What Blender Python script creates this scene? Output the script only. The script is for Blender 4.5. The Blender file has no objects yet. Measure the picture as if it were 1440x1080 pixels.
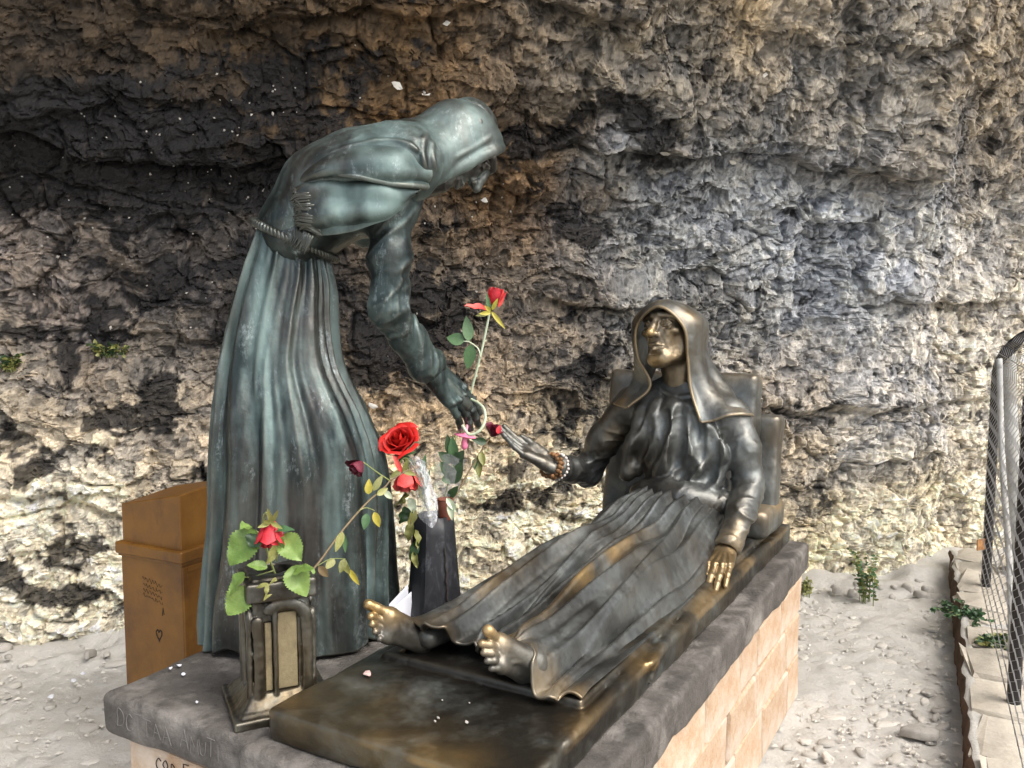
import bpy, math, random
import numpy as np
from mathutils import Vector, Matrix
random.seed(7); rng = np.random.default_rng(11)
scene = bpy.context.scene
COL = scene.collection
# ------------------------------------------------------------------ camera
FPX = 1220.0; PITCH = math.radians(5.15); CAM = np.array([0.0, 0.0, 1.6])
cd = bpy.data.cameras.new('camera'); cam = bpy.data.objects.new('camera', cd); COL.objects.link(cam)
cam.location = CAM; cam.rotation_euler = (math.radians(90) - PITCH, 0, 0)
cd.sensor_width = 36.0; cd.lens = 36.0 * FPX / 1440.0; cd.clip_start = 0.05; cd.clip_end = 500
scene.camera = cam
# ------------------------------------------------------------------ sky, sun, exposure
SUN_EL = math.radians(52); SUN_AZ = math.radians(128)   # azimuth measured from +Y towards +X
w = bpy.data.worlds.new('World'); scene.world = w; w.use_nodes = True
nt = w.node_tree; nt.nodes.clear()
wo = nt.nodes.new('ShaderNodeOutputWorld'); bg = nt.nodes.new('ShaderNodeBackground')
sky = nt.nodes.new('ShaderNodeTexSky'); sky.sky_type = 'NISHITA'; sky.sun_disc = False
sky.sun_elevation = SUN_EL; sky.sun_rotation = SUN_AZ; sky.air_density = 1.0; sky.dust_density = 6.0; sky.ozone_density = 1.0
hs = nt.nodes.new('ShaderNodeHueSaturation'); hs.inputs['Saturation'].default_value = 0.6
nt.links.new(sky.outputs[0], hs.inputs['Color']); nt.links.new(hs.outputs[0], bg.inputs['Color'])
bg.inputs['Strength'].default_value = 0.15
nt.links.new(bg.outputs[0], wo.inputs['Surface'])
sl = bpy.data.lights.new('sun', 'SUN'); so = bpy.data.objects.new('sun', sl); COL.objects.link(so)
sl.energy = 0.7; sl.angle = math.radians(60); sl.color = (1.0, 0.985, 0.96)
sd = Vector((math.sin(SUN_AZ)*math.cos(SUN_EL), math.cos(SUN_AZ)*math.cos(SUN_EL), math.sin(SUN_EL)))
so.rotation_euler = sd.to_track_quat('Z', 'Y').to_euler()
vs = scene.view_settings; vs.view_transform = 'Standard'; vs.look = 'None'; vs.gamma = 1.0; vs.use_curve_mapping = False
vs.exposure = 1.12
try: scene.display_settings.display_device = 'sRGB'
except Exception: pass

# ------------------------------------------------------------------ picture <-> place
_fw = np.array([0, math.cos(PITCH), -math.sin(PITCH)]); _up = np.array([0, math.sin(PITCH), math.cos(PITCH)]); _rt = np.array([1.0, 0, 0])
AX = np.array([.4985, .8669, 0.0]); BX = np.array([.8669, -.4985, 0.0])      # bed: long axis (feet to head) and width axis
def ray(u, v): return _fw + _rt*((u-720)/FPX) + _up*((540-v)/FPX)
def P(u, v, Y):
    d = ray(u, v); return CAM + d*(Y/d[1])
def G(u, v, z):
    d = ray(u, v); return CAM + d*((z-CAM[2])/d[2])
def loc(wp): return np.array([wp@BX + 1.1, wp@AX, wp[2]-.70])                 # world -> bed frame
def wor(l):                                                                    # bed frame -> world
    l = np.asarray(l, float)
    return (l[..., 0:1]-1.1)*BX + l[..., 1:2]*AX + (l[..., 2:3]+.70)*np.array([0, 0, 1.0])
def PL(u, v, x=None, y=None):
    d = ray(u, v)
    t = ((x-1.1) - CAM@BX)/(d@BX) if x is not None else (y - CAM@AX)/(d@AX)
    return loc(CAM + d*t)

# ------------------------------------------------------------------ object helpers
def tag(o, label, cat, group=None):
    o['label'] = label; o['category'] = cat
    if group: o['group'] = group
    return o
def link(o, parent=None):
    COL.objects.link(o)
    if parent is not None:
        o.parent = parent
        o.matrix_parent_inverse = PINV.get(parent.name, Matrix.Identity(4))
    return o
PINV = {}
def empty(name, at, label, cat, group=None):
    o = bpy.data.objects.new(name, None); o.empty_display_size = .05; COL.objects.link(o)
    o.location = Vector(at); PINV[o.name] = Matrix.Translation(-Vector(at))
    return tag(o, label, cat, group)
def mesh_np(name, V, Fs, mats=None, smooth=True, attrs=None):
    """V (n,3); Fs: array (m,3|4) or list of such arrays"""
    me = bpy.data.meshes.new(name)
    if not isinstance(Fs, list): Fs = [Fs]
    Fs = [np.asarray(f, np.int32) for f in Fs if len(f)]
    V = np.asarray(V, np.float32)
    me.vertices.add(len(V)); me.vertices.foreach_set('co', V.ravel())
    li = np.concatenate([f.ravel() for f in Fs]); cnt = np.concatenate([np.full(len(f), f.shape[1], np.int32) for f in Fs])
    me.loops.add(len(li)); me.loops.foreach_set('vertex_index', li)
    me.polygons.add(len(cnt)); st = np.concatenate([[0], np.cumsum(cnt)[:-1]]).astype(np.int32)
    me.polygons.foreach_set('loop_start', st)
    try: me.polygons.foreach_set('loop_total', cnt)
    except Exception: pass
    me.polygons.foreach_set('use_smooth', np.full(len(cnt), bool(smooth)))
    me.update(calc_edges=True); me.validate()
    if attrs:
        for k, a in attrs.items():
            a = np.asarray(a, np.float32)
            if a.ndim == 1:
                at = me.attributes.new(k, 'FLOAT', 'POINT'); at.data.foreach_set('value', a)
            else:
                at = me.attributes.new(k, 'FLOAT_COLOR', 'POINT')
                c = np.ones((len(a), 4), np.float32); c[:, :3] = a; at.data.foreach_set('color', c.ravel())
    for m in (mats if isinstance(mats, (list, tuple)) else [mats]):
        if m is not None: me.materials.append(m)
    return me
def obj(name, me, parent=None):
    return link(bpy.data.objects.new(name, me), parent)
class MB:
    """collects pieces of ONE part"""
    def __init__(s): s.V = []; s.F4 = []; s.F3 = []; s.n = 0; s.A = []
    def add(s, V, F, a=None):
        V = np.asarray(V, float); F = np.asarray(F, int)
        if len(F) and F.shape[1] == 4: s.F4.append(F + s.n)
        elif len(F): s.F3.append(F + s.n)
        s.V.append(V); s.n += len(V); s.A.append(np.zeros(len(V)) if a is None else np.broadcast_to(a, (len(V),)))
        return s
    def mesh(s, name, mat, smooth=True, attr='polish', attrs=None):
        V = np.concatenate(s.V); Fs = []
        if s.F4: Fs.append(np.concatenate(s.F4))
        if s.F3: Fs.append(np.concatenate(s.F3))
        at = {attr: np.concatenate(s.A)}
        if attrs: at.update(attrs)
        return mesh_np(name, V, Fs, mat, smooth, at)
    def build(s, name, mat, parent=None, smooth=True): return obj(name, s.mesh(name, mat, smooth), parent)

def grid_faces(nr, nc, wrap_c=False, wrap_r=False):
    r = np.arange(nr if wrap_r else nr-1); c = np.arange(nc if wrap_c else nc-1)
    R, Cc = np.meshgrid(r, c, indexing='ij'); R = R.ravel(); Cc = Cc.ravel(); R2 = (R+1) % nr; C2 = (Cc+1) % nc
    return np.stack([R*nc+Cc, R*nc+C2, R2*nc+C2, R2*nc+Cc], 1)
def catmull(pts, n, closed=False):
    pts = np.asarray(pts, float); m = len(pts)
    if closed: t = np.linspace(0, m, n, endpoint=False)
    else: t = np.linspace(0, m-1, n)
    i = np.floor(t).astype(int)
    if not closed: i = np.minimum(i, m-2)
    f = (t-i).reshape((-1,)+(1,)*(pts.ndim-1))
    g = (lambda k: pts[k % m]) if closed else None
    if closed: p0, p1, p2, p3 = g(i-1), g(i), g(i+1), g(i+2)
    else:
        ext = np.concatenate([[2*pts[0]-pts[1]], pts, [2*pts[-1]-pts[-2]]]); p0, p1, p2, p3 = ext[i], ext[i+1], ext[i+2], ext[i+3]
    return .5*((2*p1) + (-p0+p2)*f + (2*p0-5*p1+4*p2-p3)*f*f + (-p0+3*p1-3*p2+p3)*f**3)
def frames(pts):
    pts = np.asarray(pts, float); T = np.gradient(pts, axis=0); T /= np.linalg.norm(T, axis=1)[:, None]+1e-12
    n = np.cross(T[0], [0, 0, 1.0]);
    if np.linalg.norm(n) < 1e-3: n = np.cross(T[0], [0, 1.0, 0])
    N = np.zeros_like(pts); n /= np.linalg.norm(n)
    for i in range(len(pts)):
        n = n - T[i]*(n@T[i]); n /= np.linalg.norm(n)+1e-12; N[i] = n
    return T, N, np.cross(T, N)
def tube(pts, rad, seg=8, caps=True):
    pts = np.asarray(pts, float); rad = np.broadcast_to(np.asarray(rad, float), (len(pts),))
    T, N, Bn = frames(pts); a = np.linspace(0, 2*np.pi, seg, endpoint=False)
    V = pts[:, None] + rad[:, None, None]*(np.cos(a)[None, :, None]*N[:, None] + np.sin(a)[None, :, None]*Bn[:, None])
    V = V.reshape(-1, 3); F = grid_faces(len(pts), seg, wrap_c=True)
    if caps:
        n = len(V); V = np.vstack([V, pts[0], pts[-1]])
        k = np.arange(seg); k2 = (k+1) % seg
        e = (len(pts)-1)*seg
        F = np.vstack([F, np.stack([k2, k, np.full(seg, n), np.full(seg, n)], 1), np.stack([e+k, e+k2, np.full(seg, n+1), np.full(seg, n+1)], 1)])
    return V, F
def clean_tube(mb, pts, rad, seg=8, a=None):
    """tube with triangle caps, added to a MB"""
    V, F = tube(pts, rad, seg, caps=False)
    n = len(V); k = np.arange(seg); k2 = (k+1) % seg; e = (len(pts)-1)*seg
    V = np.vstack([V, np.asarray(pts[0])[None], np.asarray(pts[-1])[None]])
    av = a
    mb.add(V, F, av)
    base = mb.n - len(V)
    mb.F3.append(np.vstack([np.stack([k2, k, np.full(seg, n)], 1), np.stack([e+k, e+k2, np.full(seg, n+1)], 1)]) + base)
def rotz(a): c, s = math.cos(a), math.sin(a); return np.array([[c, -s, 0], [s, c, 0], [0, 0, 1.0]])
def rot_axis(ax, a): return np.array(Matrix.Rotation(a, 3, Vector(ax)))
def bevel_box(hx, hy, hz, b, jitter=0, seed=0):
    """box with chamfered edges: 24 verts"""
    V = []; F4 = []; F3 = []
    idx = {}
    for sx in (-1, 1):
        for sy in (-1, 1):
            for sz in (-1, 1):
                for ax in range(3):
                    p = [sx*(hx-b), sy*(hy-b), sz*(hz-b)]; p[ax] = (sx*hx, sy*hy, sz*hz)[ax]
                    idx[(sx, sy, sz, ax)] = len(V); V.append(p)
    s_ = (-1, 1)
    def q(*k): F4.append([idx[i] for i in k])
    for s in s_:
        o = [(-1, -1), (1, -1), (1, 1), (-1, 1)]
        if s < 0: o = o[::-1]
        q(*[(s, a, b_, 0) for a, b_ in o]); q(*[(b_, s, a, 1) for a, b_ in o]); q(*[(a, b_, s, 2) for a, b_ in o])
    for a in s_:
        for b_ in s_:
            k = [(a, b_, -1, 0), (a, b_, -1, 1), (a, b_, 1, 1), (a, b_, 1, 0)]; q(*(k if a*b_ > 0 else k[::-1]))
            k = [(a, -1, b_, 2), (a, -1, b_, 0), (a, 1, b_, 0), (a, 1, b_, 2)]; q(*(k if a*b_ > 0 else k[::-1]))
            k = [(-1, a, b_, 1), (-1, a, b_, 2), (1, a, b_, 2), (1, a, b_, 1)]; q(*(k if a*b_ > 0 else k[::-1]))
    for sx in s_:
        for sy in s_:
            for sz in s_:
                t = [idx[(sx, sy, sz, i)] for i in range(3)]
                F3.append(t if sx*sy*sz > 0 else t[::-1])
    V = np.array(V, float)
    if jitter: V += np.random.default_rng(seed).normal(0, jitter, V.shape)
    return V, np.array(F4), np.array(F3)
def add_box(mb, c, hx, hy, hz, b, R=None, a=None, jitter=0, seed=0):
    V, F4, F3 = bevel_box(hx, hy, hz, b, jitter, seed)
    if R is not None: V = V@np.asarray(R).T
    mb.add(V + np.asarray(c), F4, a); base = mb.n-len(V); mb.F3.append(F3+base)
BEDR = np.stack([BX, AX, [0, 0, 1.0]], 1)          # columns: local x,y,z of the bed frame

# ------------------------------------------------------------------ noise (numpy)
def _hash(i, j, k, s):
    h = (i.astype(np.int64)*374761393 + j.astype(np.int64)*668265263 + k.astype(np.int64)*2147483647 + s*1274126177) & 0xFFFFFFFF
    h = ((h ^ (h >> 13))*1274126177) & 0xFFFFFFFF; h = (h ^ (h >> 16))
    h = (h*2246822519) & 0xFFFFFFFF; h = h ^ (h >> 15)
    return (h & 0xFFFFFF)/float(0xFFFFFF)
def vnoise(p, s=0):
    i = np.floor(p).astype(np.int64); f = p-i; f = f*f*f*(f*(f*6-15)+10); r = 0
    for dx in (0, 1):
        for dy in (0, 1):
            for dz in (0, 1):
                wgt = (f[:, 0] if dx else 1-f[:, 0])*(f[:, 1] if dy else 1-f[:, 1])*(f[:, 2] if dz else 1-f[:, 2])
                r = r + wgt*_hash(i[:, 0]+dx, i[:, 1]+dy, i[:, 2]+dz, s)
    return r*2-1
def fbm(p, octv=4, s=0, gain=.5, lac=2.03):
    r = 0; a = 1.0
    for o in range(octv): r = r + a*vnoise(p*(lac**o) + 17.3*o, s+o); a *= gain
    return r
def voro(p, s=0, jit=.95, block=False):
    """nearest cell: returns f1, f2, cell id arrays (n,3) and offset vector to the nearest point"""
    i0 = np.floor(p).astype(np.int64); n = len(p)
    f1 = np.full(n, 9.0); f2 = np.full(n, 9.0); cid = np.zeros((n, 3), np.int64); off = np.zeros((n, 3))
    for dx in (-1, 0, 1):
        for dy in (-1, 0, 1):
            for dz in (-1, 0, 1):
                c = i0 + np.array([dx, dy, dz])
                q = np.stack([_hash(c[:, 0], c[:, 1], c[:, 2], s+k) for k in (1, 2, 3)], 1)
                o = p - (c + .5 + (q-.5)*jit); d = np.abs(o).max(1)*.9 + .1*np.abs(o).sum(1) if block else np.sqrt((o**2).sum(1))
                m = d < f1
                f2 = np.where(m, f1, np.minimum(f2, d)); f1 = np.where(m, d, f1); cid[m] = c[m]; off[m] = o[m]
    return f1, f2, cid, off
def facets(p, s=0, tilt=1.0, block=False):
    """fractured stone: every cell is a tilted plane of its own height"""
    f1, f2, c, o = voro(p, s, .95, block)
    g = [_hash(c[:, 0], c[:, 1], c[:, 2], s+20+k)*2-1 for k in range(4)]
    return g[0]*.6 + tilt*(g[1]*o[:, 0] + g[2]*o[:, 1] + g[3]*o[:, 2]), np.clip(f2-f1, 0, 1), g[0]

# ------------------------------------------------------------------ signed-distance sculpting
class Vol:
    def __init__(s, lo, hi, h):
        s.lo = np.asarray(lo, float); s.h = h; s.n = (np.ceil((np.asarray(hi)-s.lo)/h)+1).astype(int)
        s.F = np.full(s.n, .5, np.float32)
        s.ax = [(s.lo[i] + h*np.arange(s.n[i])).astype(np.float32) for i in range(3)]
    def _box(s, lo, hi):
        sl = []
        for i in range(3):
            a = int(np.floor((lo[i]-s.lo[i])/s.h)); b = int(np.ceil((hi[i]-s.lo[i])/s.h))+1
            a = max(a, 0); b = min(b, s.n[i])
            if b <= a: return None
            sl.append(slice(a, b))
        return tuple(sl)
    def _pts(s, sl):
        return (s.ax[0][sl[0]][:, None, None], s.ax[1][sl[1]][None, :, None], s.ax[2][sl[2]][None, None, :])
    def _op(s, sl, d, k, op):
        F = s.F[sl]; k = max(k, 1e-4)
        if op == 'u':
            h = np.clip(.5+.5*(d-F)/k, 0, 1); F[...] = d*(1-h)+F*h-k*h*(1-h)
        elif op == 's':
            d = -d; h = np.clip(.5-.5*(d-F)/k, 0, 1); F[...] = d*(1-h)+F*h+k*h*(1-h)
        elif op == 'i':
            h = np.clip(.5-.5*(d-F)/k, 0, 1); F[...] = d*(1-h)+F*h+k*h*(1-h)
    def cap(s, a, b, ra, rb=None, k=.01, op='u', sc=None):
        """round cone a->b; sc: optional (axis unit vec, factor) squash: distances along axis are divided by factor"""
        rb = ra if rb is None else rb; a = np.asarray(a, float); b = np.asarray(b, float); R = max(ra, rb)*(max(1, sc[1]) if sc else 1)
        m = R + k*1.2 + 5*s.h
        sl = s._box(np.minimum(a, b)-m, np.maximum(a, b)+m)
        if sl is None: return
        x, y, z = s._pts(sl); ab = b-a; L2 = float(ab@ab)+1e-12
        px, py, pz = x-a[0], y-a[1], z-a[2]
        t = np.clip((px*ab[0]+py*ab[1]+pz*ab[2])/L2, 0, 1)
        qx, qy, qz = px-t*ab[0], py-t*ab[1], pz-t*ab[2]
        if sc:
            ax, f = np.asarray(sc[0], float), sc[1]; q = (qx*ax[0]+qy*ax[1]+qz*ax[2])*(1/f-1)
            qx, qy, qz = qx+q*ax[0], qy+q*ax[1], qz+q*ax[2]
        d = np.sqrt(qx*qx+qy*qy+qz*qz) - (ra+t*(rb-ra))
        s._op(sl, d.astype(np.float32), k, op)
    def chain(s, pts, rad, k=.01, op='u', sc=None, n=None):
        pts = np.asarray(pts, float); rad = np.broadcast_to(np.asarray(rad, float), (len(pts),))
        if n: 
            q = catmull(np.c_[pts, rad], n); pts = q[:, :3]; rad = np.maximum(q[:, 3], .0008)
        for i in range(len(pts)-1): s.cap(pts[i], pts[i+1], rad[i], rad[i+1], k if i == 0 or op != 'u' else min(k, max(.002, k)), op, sc)
    def ell(s, c, r, R=None, k=.01, op='u'):
        c = np.asarray(c, float); r = np.asarray(r, float); m = r.max()+k*1.2+5*s.h
        sl = s._box(c-m, c+m)
        if sl is None: return
        x, y, z = s._pts(sl); q = [x-c[0], y-c[1], z-c[2]]
        if R is not None: R = np.asarray(R, float); q = [q[0]*R[0, i]+q[1]*R[1, i]+q[2]*R[2, i] for i in range(3)]
        k0 = np.sqrt(sum((q[i]/r[i])**2 for i in range(3)))+1e-6; k1 = np.sqrt(sum((q[i]/r[i]**2)**2 for i in range(3)))+1e-6
        s._op(sl, (k0*(k0-1)/k1).astype(np.float32), k, op)
    def box(s, c, hf, R=None, r=.01, k=.01, op='u'):
        c = np.asarray(c, float); hf = np.asarray(hf, float); m = np.linalg.norm(hf)+k*1.2+5*s.h
        sl = s._box(c-m, c+m)
        if sl is None: return
        x, y, z = s._pts(sl); q = [x-c[0], y-c[1], z-c[2]]
        if R is not None: R = np.asarray(R, float); q = [q[0]*R[0, i]+q[1]*R[1, i]+q[2]*R[2, i] for i in range(3)]
        q = [np.abs(q[i])-(hf[i]-r) for i in range(3)]
        d = np.sqrt(sum(np.maximum(a, 0)**2 for a in q)) + np.minimum(np.maximum(q[0], np.maximum(q[1], q[2])), 0) - r
        s._op(sl, d.astype(np.float32), k, op)
    def disp(s, fn, band=.03):
        """F += fn(points) in a band round the surface"""
        m = np.abs(s.F) < band; I = np.nonzero(m)
        p = np.stack([s.ax[i][I[i]] for i in range(3)], 1).astype(float)
        s.F[m] += fn(p).astype(np.float32)
    def mesh(s, smooth=2):
        F = s.F; I = F < 0
        F[0] = np.maximum(F[0], .001); F[-1] = np.maximum(F[-1], .001); F[:, 0] = np.maximum(F[:, 0], .001); F[:, -1] = np.maximum(F[:, -1], .001)
        F[:, :, 0] = np.maximum(F[:, :, 0], .001); F[:, :, -1] = np.maximum(F[:, :, -1], .001)
        I = F < 0
        c = np.zeros(np.array(F.shape)-1, np.uint8)
        for dx in (0, 1):
            for dy in (0, 1):
                for dz in (0, 1):
                    c += I[dx:F.shape[0]-1+dx, dy:F.shape[1]-1+dy, dz:F.shape[2]-1+dz]
        act = (c > 0) & (c < 8); idx = np.full(c.shape, -1, np.int32); cells = np.argwhere(act); idx[act] = np.arange(len(cells))
        acc = np.zeros((len(cells), 3)); cnt = np.zeros(len(cells))
        cr = [(dx, dy, dz) for dx in (0, 1) for dy in (0, 1) for dz in (0, 1)]
        val = {o: F[cells[:, 0]+o[0], cells[:, 1]+o[1], cells[:, 2]+o[2]].astype(float) for o in cr}
        for o in cr:
            for a in range(3):
                if o[a] == 0:
                    o2 = tuple(1 if i == a else o[i] for i in range(3)); v0, v1 = val[o], val[o2]
                    m = (v0 < 0) != (v1 < 0); t = np.where(m, v0/np.where(np.abs(v0-v1) < 1e-9, 1, v0-v1), 0)
                    pt = np.tile(np.array(o, float), (len(cells), 1)); pt[:, a] = t
                    acc[m] += pt[m]; cnt[m] += 1
        V = s.lo + s.h*(cells + acc/np.maximum(cnt, 1)[:, None])
        Q = []
        for a in range(3):
            b, c2 = (a+1) % 3, (a+2) % 3
            sl0 = [slice(None)]*3; sl1 = [slice(None)]*3; sl0[a] = slice(0, -1); sl1[a] = slice(1, None)
            x = I[tuple(sl0)] != I[tuple(sl1)]; e = np.argwhere(x)
            ok = (e[:, b] > 0) & (e[:, c2] > 0) & (e[:, b] < F.shape[b]-1) & (e[:, c2] < F.shape[c2]-1); e = e[ok]
            def at(db, dc):
                q = e.copy(); q[:, b] -= db; q[:, c2] -= dc; return idx[q[:, 0], q[:, 1], q[:, 2]]
            f = np.stack([at(1, 1), at(0, 1), at(0, 0), at(1, 0)], 1)
            ins = I[e[:, 0], e[:, 1], e[:, 2]]; f[~ins] = f[~ins][:, ::-1]; Q.append(f)
        Q = np.concatenate(Q)
        for it in range(smooth):       # light Laplacian smoothing, Taubin style
            for lam in (.5, -.5):
                S = np.zeros_like(V); n = np.zeros(len(V))
                for i in range(4):
                    a_, b_ = Q[:, i], Q[:, (i+1) % 4]
                    np.add.at(S, a_, V[b_]) if False else None
                    for k in range(3): S[:, k] += np.bincount(a_, V[b_, k], len(V)) + np.bincount(b_, V[a_, k], len(V))
                    n += np.bincount(a_, minlength=len(V)) + np.bincount(b_, minlength=len(V))
                V = V + lam*(S/np.maximum(n, 1)[:, None]-V)
        return V, Q
def spots(V, lst, base=0.0):
    """worn spots: list of (centre, radius, strength)"""
    a = np.full(len(V), base)
    for c, r, s in lst:
        d = np.linalg.norm(V-np.asarray(c), axis=1)/r; a = np.maximum(a, s*np.exp(-d*d*1.5))
    return a
def patch(ctrl, nr, nc, th=.006, closed=False):
    """cloth from a control net (rows, cols, 3), with thickness; returns V, F"""
    c = np.asarray(ctrl, float); g = catmull(c, nr); g = np.swapaxes(catmull(np.swapaxes(g, 0, 1), nc), 0, 1)
    return solid_grid(g, th)
def solid_grid(g, th):
    nr, nc = g.shape[:2]
    du = np.gradient(g, axis=1); dv = np.gradient(g, axis=0); N = np.cross(du, dv); N /= np.linalg.norm(N, axis=2)[..., None]+1e-12
    t = g + N*th/2; b = g - N*th/2; n = nr*nc
    F = grid_faces(nr, nc); V = np.concatenate([t.reshape(-1, 3), b.reshape(-1, 3)])
    FF = [F, F[:, ::-1]+n]
    def strip(ids): a_ = ids[:-1]; b_ = ids[1:]; FF.append(np.stack([a_, a_+n, b_+n, b_], 1))
    r = np.arange(nr); c = np.arange(nc)
    strip(c); strip((nr-1)*nc + c[::-1]); strip(r[::-1]*nc); strip(r*nc + nc-1)
    return V, np.concatenate(FF)
# ------------------------------------------------------------------ materials (all procedural)
class NT:
    def __init__(s, name):
        s.m = bpy.data.materials.new(name); s.m.use_nodes = True; s.t = s.m.node_tree; s.t.nodes.clear()
        s.out = s.n('ShaderNodeOutputMaterial'); s.b = s.n('ShaderNodeBsdfPrincipled'); s.l(s.b.outputs[0], s.out.inputs[0])
        s.co = s.n('ShaderNodeTexCoord').outputs['Object']
    def n(s, t, **kw):
        nd = s.t.nodes.new(t)
        for k, v in kw.items(): setattr(nd, k, v)
        return nd
    def l(s, a, b): s.t.links.new(a, b)
    def put(s, sock, v):
        if v is None: return
        if hasattr(v, 'is_linked') or hasattr(v, 'links'): s.l(v, sock)
        else:
            if sock.type == 'RGBA' and len(v) == 3: v = (*v, 1)
            sock.default_value = v
    def map(s, scale=(1, 1, 1), rot=(0, 0, 0), locn=(0, 0, 0), src=None):
        m = s.n('ShaderNodeMapping'); s.l(src or s.co, m.inputs[0]); m.inputs['Scale'].default_value = scale; m.inputs['Rotation'].default_value = rot; m.inputs['Location'].default_value = locn
        return m.outputs[0]
    def noise(s, scale=5, det=6, rough=.6, src=None, dist=0):
        t = s.n('ShaderNodeTexNoise'); s.l(src or s.co, t.inputs['Vector']); t.inputs['Scale'].default_value = scale; t.inputs['Detail'].default_value = det
        t.inputs['Roughness'].default_value = rough; t.inputs['Distortion'].default_value = dist
        return t.outputs['Fac']
    def vor(s, scale=5, feat='F1', src=None, out='Distance'):
        t = s.n('ShaderNodeTexVoronoi'); t.feature = feat; s.l(src or s.co, t.inputs['Vector']); t.inputs['Scale'].default_value = scale
        return t.outputs[out]
    def ramp(s, v, stops):
        r = s.n('ShaderNodeValToRGB'); s.l(v, r.inputs[0]); e = r.color_ramp.elements
        while len(e) > 1: e.remove(e[0])
        for i, (p, c) in enumerate(stops):
            el = e[0] if i == 0 else e.new(p); el.position = p; c = (c, c, c) if not hasattr(c, '__len__') else c; el.color = (*c, 1)
        return r.outputs[0]
    def mix(s, f, a, b, mode='MIX'):
        m = s.n('ShaderNodeMix'); m.data_type = 'RGBA'; m.blend_type = mode; m.clamp_factor = True
        s.put(m.inputs['Factor'], f); s.put(m.inputs['A'] if False else m.inputs[6], a); s.put(m.inputs[7], b)
        return m.outputs[2]
    def math(s, op, a, b=None, c=None, clamp=False):
        m = s.n('ShaderNodeMath'); m.operation = op; m.use_clamp = clamp
        s.put(m.inputs[0], a)
        if b is not None: s.put(m.inputs[1], b)
        if c is not None: s.put(m.inputs[2], c)
        return m.outputs[0]
    def attr(s, name, out='Fac'):
        a = s.n('ShaderNodeAttribute'); a.attribute_name = name; return a.outputs[out]
    def point(s): return s.n('ShaderNodeNewGeometry').outputs['Pointiness']
    def rnd(s): return s.n('ShaderNodeObjectInfo').outputs['Random']
    def bump(s, h, st=.3, dist=.01, nrm=None):
        b = s.n('ShaderNodeBump'); b.inputs['Strength'].default_value = st; b.inputs['Distance'].default_value = dist; s.l(h, b.inputs['Height'])
        if nrm is not None: s.l(nrm, b.inputs['Normal'])
        s.l(b.outputs[0], s.b.inputs['Normal']); return b.outputs[0]
    def set(s, **kw):
        for k, v in kw.items(): s.put(s.b.inputs[k.replace('_', ' ')], v)
        return s.m

def m_plain(name, col, rough=.6, metal=0.0, var=.15, scale=30, bump=.1, spec=.5, trans=0, sub=0):
    t = NT(name); n = t.noise(scale, 5)
    c = t.mix(n, tuple(x*(1-var) for x in col), tuple(min(1, x*(1+var)) for x in col))
    if bump: t.bump(t.noise(scale*3, 4), bump, .003)
    t.set(Base_Color=c, Roughness=rough, Metallic=metal, Specular_IOR_Level=spec)
    if trans: t.set(Transmission_Weight=trans)
    return t.m
def m_bronze(name, dark=(.05, .044, .036), verd=(.13, .21, .20), gold=(.50, .33, .13), vlo=.42, vhi=.68, grey=.35, streak=(7, 7, .9), tan=(.12, .095, .07), matte=0.0, spat=0.0):
    t = NT(name)
    st = t.noise(1.6, 8, .65, t.map(streak), .3)                 # rain streaks
    blo = t.noise(5.5, 7, .62, None, .4)
    fine = t.noise(60, 6, .7)
    vf = t.ramp(t.math('ADD', t.math('MULTIPLY', st, .6), t.math('MULTIPLY', blo, .4)), [(vlo, 0), (vhi, 1)])
    vf = t.math('MULTIPLY', vf, t.ramp(fine, [(.3, .55), (.65, 1)]))
    vf = t.math('ADD', vf, t.attr('verd'), clamp=True)
    tf = t.ramp(t.noise(3.1, 6, .6, t.map((1, 1, .6), (0, 0, 0), (3, 5, 1))), [(.45, 0), (.7, 1)])
    c = t.mix(tf, dark, tan)
    c = t.mix(vf, c, verd)
    edge = t.ramp(t.point(), [(.5, 0), (.56, 1)])                # worn ridges
    pol = t.attr('polish')  # golden wear; over the seated face also light painted into the colour
    ef = t.math('MULTIPLY', edge, t.ramp(blo, [(.35, .15), (.7, grey)]))
    c = t.mix(ef, c, (.28, .26, .21))
    pf = t.math('MULTIPLY', pol, t.ramp(t.noise(22, 6, .65), [(.25, .6), (.6, 1.0)]), clamp=True)
    c = t.mix(pf, c, gold)
    chalk = t.ramp(t.noise(140, 4, .7), [(.70, 0), (.76, 1)])
    c = t.mix(t.math('MULTIPLY', chalk, t.math('MULTIPLY', vf, .5)), c, (.45, .48, .47))
    if spat:
        sp = t.math('MULTIPLY', t.ramp(t.noise(9, 9, .78, t.map((2.2, 2.2, .55), (0, 0, 0), (4, 1, 2)), .6), [(.54, 0), (.68, 1)]), t.ramp(t.noise(70, 5, .75), [(.42, 0), (.6, 1)]))
        c = t.mix(t.math('MULTIPLY', sp, spat), c, (.34, .40, .41))
    me = t.math('SUBTRACT', .85-matte*1.5, t.math('MULTIPLY', vf, .55))
    ro = t.math('ADD', t.math('ADD', .36+matte, t.math('MULTIPLY', vf, .22)), t.math('MULTIPLY', t.math('SUBTRACT', fine, .5), .3))
    ro = t.math('SUBTRACT', ro, t.math('MULTIPLY', pf, .10))
    n1 = t.bump(t.noise(26, 7, .6), .18, .012); t.bump(t.noise(190, 4, .7), .14, .002, n1)
    return t.set(Base_Color=c, Metallic=me, Roughness=ro)
M = {}
M['bronze_green'] = m_bronze('bronze_green', (.026, .037, .037), (.135, .20, .192), vlo=.46, vhi=.74, tan=(.095, .085, .078), matte=.03, spat=.8)
M['bronze_dark'] = m_bronze('bronze_dark', (.062, .062, .059), (.21, .24, .24), vlo=.40, vhi=.74, streak=(3, 3, 2), tan=(.135, .116, .088))
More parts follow.
